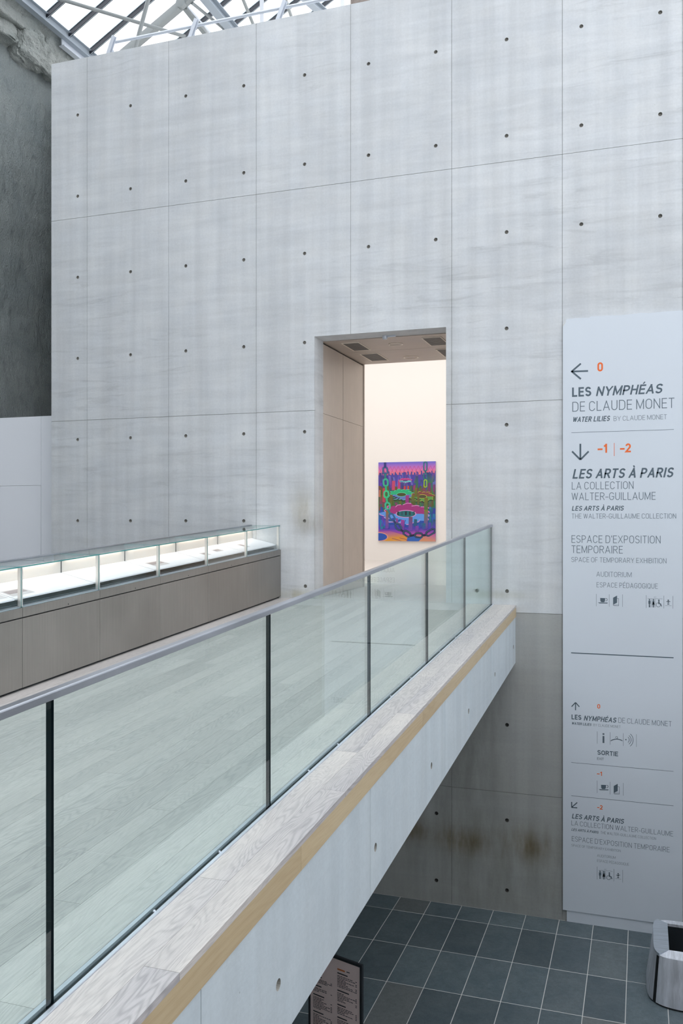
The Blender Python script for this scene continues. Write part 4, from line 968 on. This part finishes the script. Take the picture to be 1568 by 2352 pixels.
# ------------------------------------------------------------------ rest of the hall (outside the picture): right wall, back wall, landing
wr = empty('wall_right', (7.1, 5, 0), kind='structure', label='unseen concrete side wall with tall glazed windows assumed for daylight')
Mesh().box(7.0, 7.3, -9, 24, ZF, -.6).box(7.0, 7.3, -9, 24, 7.6, 8.62).out('wall_base', M['soffit'], wr)
for k in range(9):
    Mesh().box(7.0, 7.3, -9+k*2.5, -8.5+k*2.5, -.6, 7.6).out('pier', M['soffit'], wr)
    if k < 8: Mesh().box(7.12, 7.14, -8.5+k*2.5, -6.5+k*2.5, -.6, 7.6).out('window_glass', M['glass_roof'], wr)  # unseen windows, assumed and added for daylight on the bridge beam
Mesh().box(7.0, 7.3, 11.5, 24, -.6, 7.6).out('pier', M['soffit'], wr)
tag(Mesh().box(2.2, 7.0, .9, 10.99, -1.95, -1.66).out('floor_landing', M['soffit']), 'unseen concrete floor added to shade the lower hall', kind='structure')  # unseen slab, added to keep daylight off the lower storey
tag(Mesh().box(-10.9, 7.3, -9.3, -9.0, ZF, 8.62).out('wall_rear', M['soffit']), 'plain concrete rear wall', kind='structure')
tag(Mesh().box(-10.9, 7.3, 24.0, 24.3, ZF, 8.62).out('wall_far', M['soffit']), 'plain concrete end wall beyond the gallery', kind='structure')
tag(Mesh().box(XO+.002, 7.0, -9, .9, -1.95, -1.66).out('floor_landing', M['soffit']), 'concrete landing the camera stands on', kind='structure')

# ------------------------------------------------------------------ brushed metal bin
ZR = -4.40
bn = empty('metal_bin', (.62, 9.83, ZF), 'brushed metal drum bin with faceted rim on the slate floor', 'bin')
cx, cy = .60, 9.84
def oct_(r, z, e=6.0, n=96):
    p = []
    for i in range(n):
        t = 2*math.pi*i/n; k = (abs(math.cos(t))**e+abs(math.sin(t))**e)**(-1/e); p.append((cx+r*k*math.cos(t), cy+r*.94*k*math.sin(t), z))
    return p
n = 96
lo, hi = oct_(.555, ZF+.02, 4.0), oct_(.485, ZR-.02)
f = [(i, (i+1) % n, n+(i+1) % n, n+i) for i in range(n)]
seamk = 59
f1 = [q for k, q in enumerate(f) if k >= seamk+1 or k < 8]; f2 = [q for k, q in enumerate(f) if 8 <= k < seamk]
put('body_shell', lo+hi, f1, M['bin_metal'], bn, smooth=True); put('side_panel', lo+hi, f2, M['bin_metal'], bn, smooth=True)
l2, h2 = oct_(.548, ZF+.02, 4.0), oct_(.478, ZR-.02); put('body_liner', l2+h2, f, M['dark_gap'], bn)
b1, b2 = oct_(.545, ZF+.001, 4.0), oct_(.545, ZF+.02, 4.0); put('base_ring', b1+b2, f+[tuple(range(n))], M['black'], bn)
# rim: four mitred flat segments around a square mouth
ix0, ix1, iy0, iy1 = .265, .935, 9.53, 10.15
def rim(a0, a1, pa, pb, name, mt, drop):
    pts = [p for k, p in enumerate(oct_(.485, ZR-.02)) if a0 <= k <= a1]
    if a0 > a1: q = oct_(.485, ZR-.02); pts = q[a0:]+q[:a1+1]
    V_ = [(x, y, z+drop) for x, y, z in pts]+[(*pb, ZR+.004), (*pa, ZR+.004)]
    k = len(V_); V_ += [(x, y, z-.03) for x, y, z in V_]
    put(name, V_, [tuple(range(k)), tuple(range(2*k-1, k-1, -1))]+[(i, i+k, (i+1) % k+k, (i+1) % k) for i in range(k)], mt, bn)
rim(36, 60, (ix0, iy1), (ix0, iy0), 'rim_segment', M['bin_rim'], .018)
rim(60, 84, (ix0, iy0), (ix1, iy0), 'rim_segment', M['bin_rim_lit'], .0)
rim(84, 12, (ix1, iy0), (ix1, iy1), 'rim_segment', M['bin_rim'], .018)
rim(12, 36, (ix1, iy1), (ix0, iy1), 'rim_segment', M['bin_rim_lit'], .0)
Mesh().box(ix0-.01, ix0, iy0, iy1, ZF+.05, ZR-.025).box(ix1, ix1+.01, iy0, iy1, ZF+.05, ZR-.025).box(ix0, ix1, iy0-.01, iy0, ZF+.05, ZR-.025).box(ix0, ix1, iy1, iy1+.01, ZF+.05, ZR-.025).box(ix0, ix1, iy0, iy1, ZF+.03, ZF+.05).out('inner_liner', simple('dark liner', (.05, .06, .07), .4, .6), bn)

# ------------------------------------------------------------------ menu board stand under the bridge
MZ = -3.3
A_ = Vector(onZ(831, 2218, MZ)); B_ = Vector(onZ(768, 2195, MZ)); dr = (B_-A_).normalized(); dr.z = 0; dr.normalize(); nr = Vector((dr.y, -dr.x, 0))
if nr.y > 0: nr = -nr
if nr.dot(-A_) < 0: nr = -nr
W, H = .50, 1.45
mn_ = empty('menu_stand', tuple(A_+dr*W/2+Vector((0, 0, ZF-MZ))), 'black framed menu board with rosy paper standing under the bridge', 'menu board')
def mb(u0, u1, h0, h1, d0, d1): 
    return [tuple(A_+dr*u+nr*d+Vector((0, 0, h))) for h in (h0, h1) for u, d in ((u0, d0), (u1, d0), (u1, d1), (u0, d1))]
t = .018
mm = Mesh()
for q in ((0, t, -H, 0), (W-t, W, -H, 0), (t, W-t, -t, 0), (t, W-t, -H, -H+t)): mm.hexa(mb(*q, -.02, .004))
mm.out('frame', M['black'], mn_)
Mesh().hexa(mb(t, W-t, -H+t, -t, -.012, 0)).out('menu_sheet', M['menu'], mn_)
mm = Mesh()
for u in (.04, W-.07): mm.hexa(mb(u, u+.03, ZF-MZ+.012, -H, -.02, 0))
mm.out('leg', M['black'], mn_)
Mesh().hexa(mb(-.02, W+.02, ZF-MZ+.0005, ZF-MZ+.012, -.18, .16)).out('base_plate', M['black'], mn_)
ink, org = Mesh(), Mesh()
def dash(mm_, u0, u1, h, th): mm_.v += [tuple(A_+dr*u+nr*.0012+Vector((0, 0, z))) for u, z in ((u0, h), (u1, h), (u1, h-th), (u0, h-th))]; k = len(mm_.v); mm_.f.append((k-4, k-3, k-2, k-1)); mm_.m.append(0)
r2 = random.Random(5)
for c0 in (W-.045, ):
    pass
for (ul, pr) in ((.225, .045), (.455, .275)):
    h = -.085 if ul < .3 else -.17
    if ul < .3: dash(org, ul, ul-.07, h, .012); dash(ink, ul-.085, ul-.115, h, .007)
    h -= .03
    while h > -H+.05:
        dash(ink, ul, ul-r2.uniform(.07, .11), h, .009); h -= .022
        for q in range(r2.randint(3, 11)):
            u = ul; e = ul-r2.uniform(.05, .16)
            while u > e:
                l_ = r2.uniform(.008, .026); dash(ink, u, u-l_, h, .0052); u -= l_+.004
            if r2.random() < .7: dash(ink, pr+.014, pr, h, .0052)
            h -= .0115
        h -= .016
ink.out('printed_text', M['menu_ink'], mn_); org.out('printed_heading', M['menu_orange'], mn_)
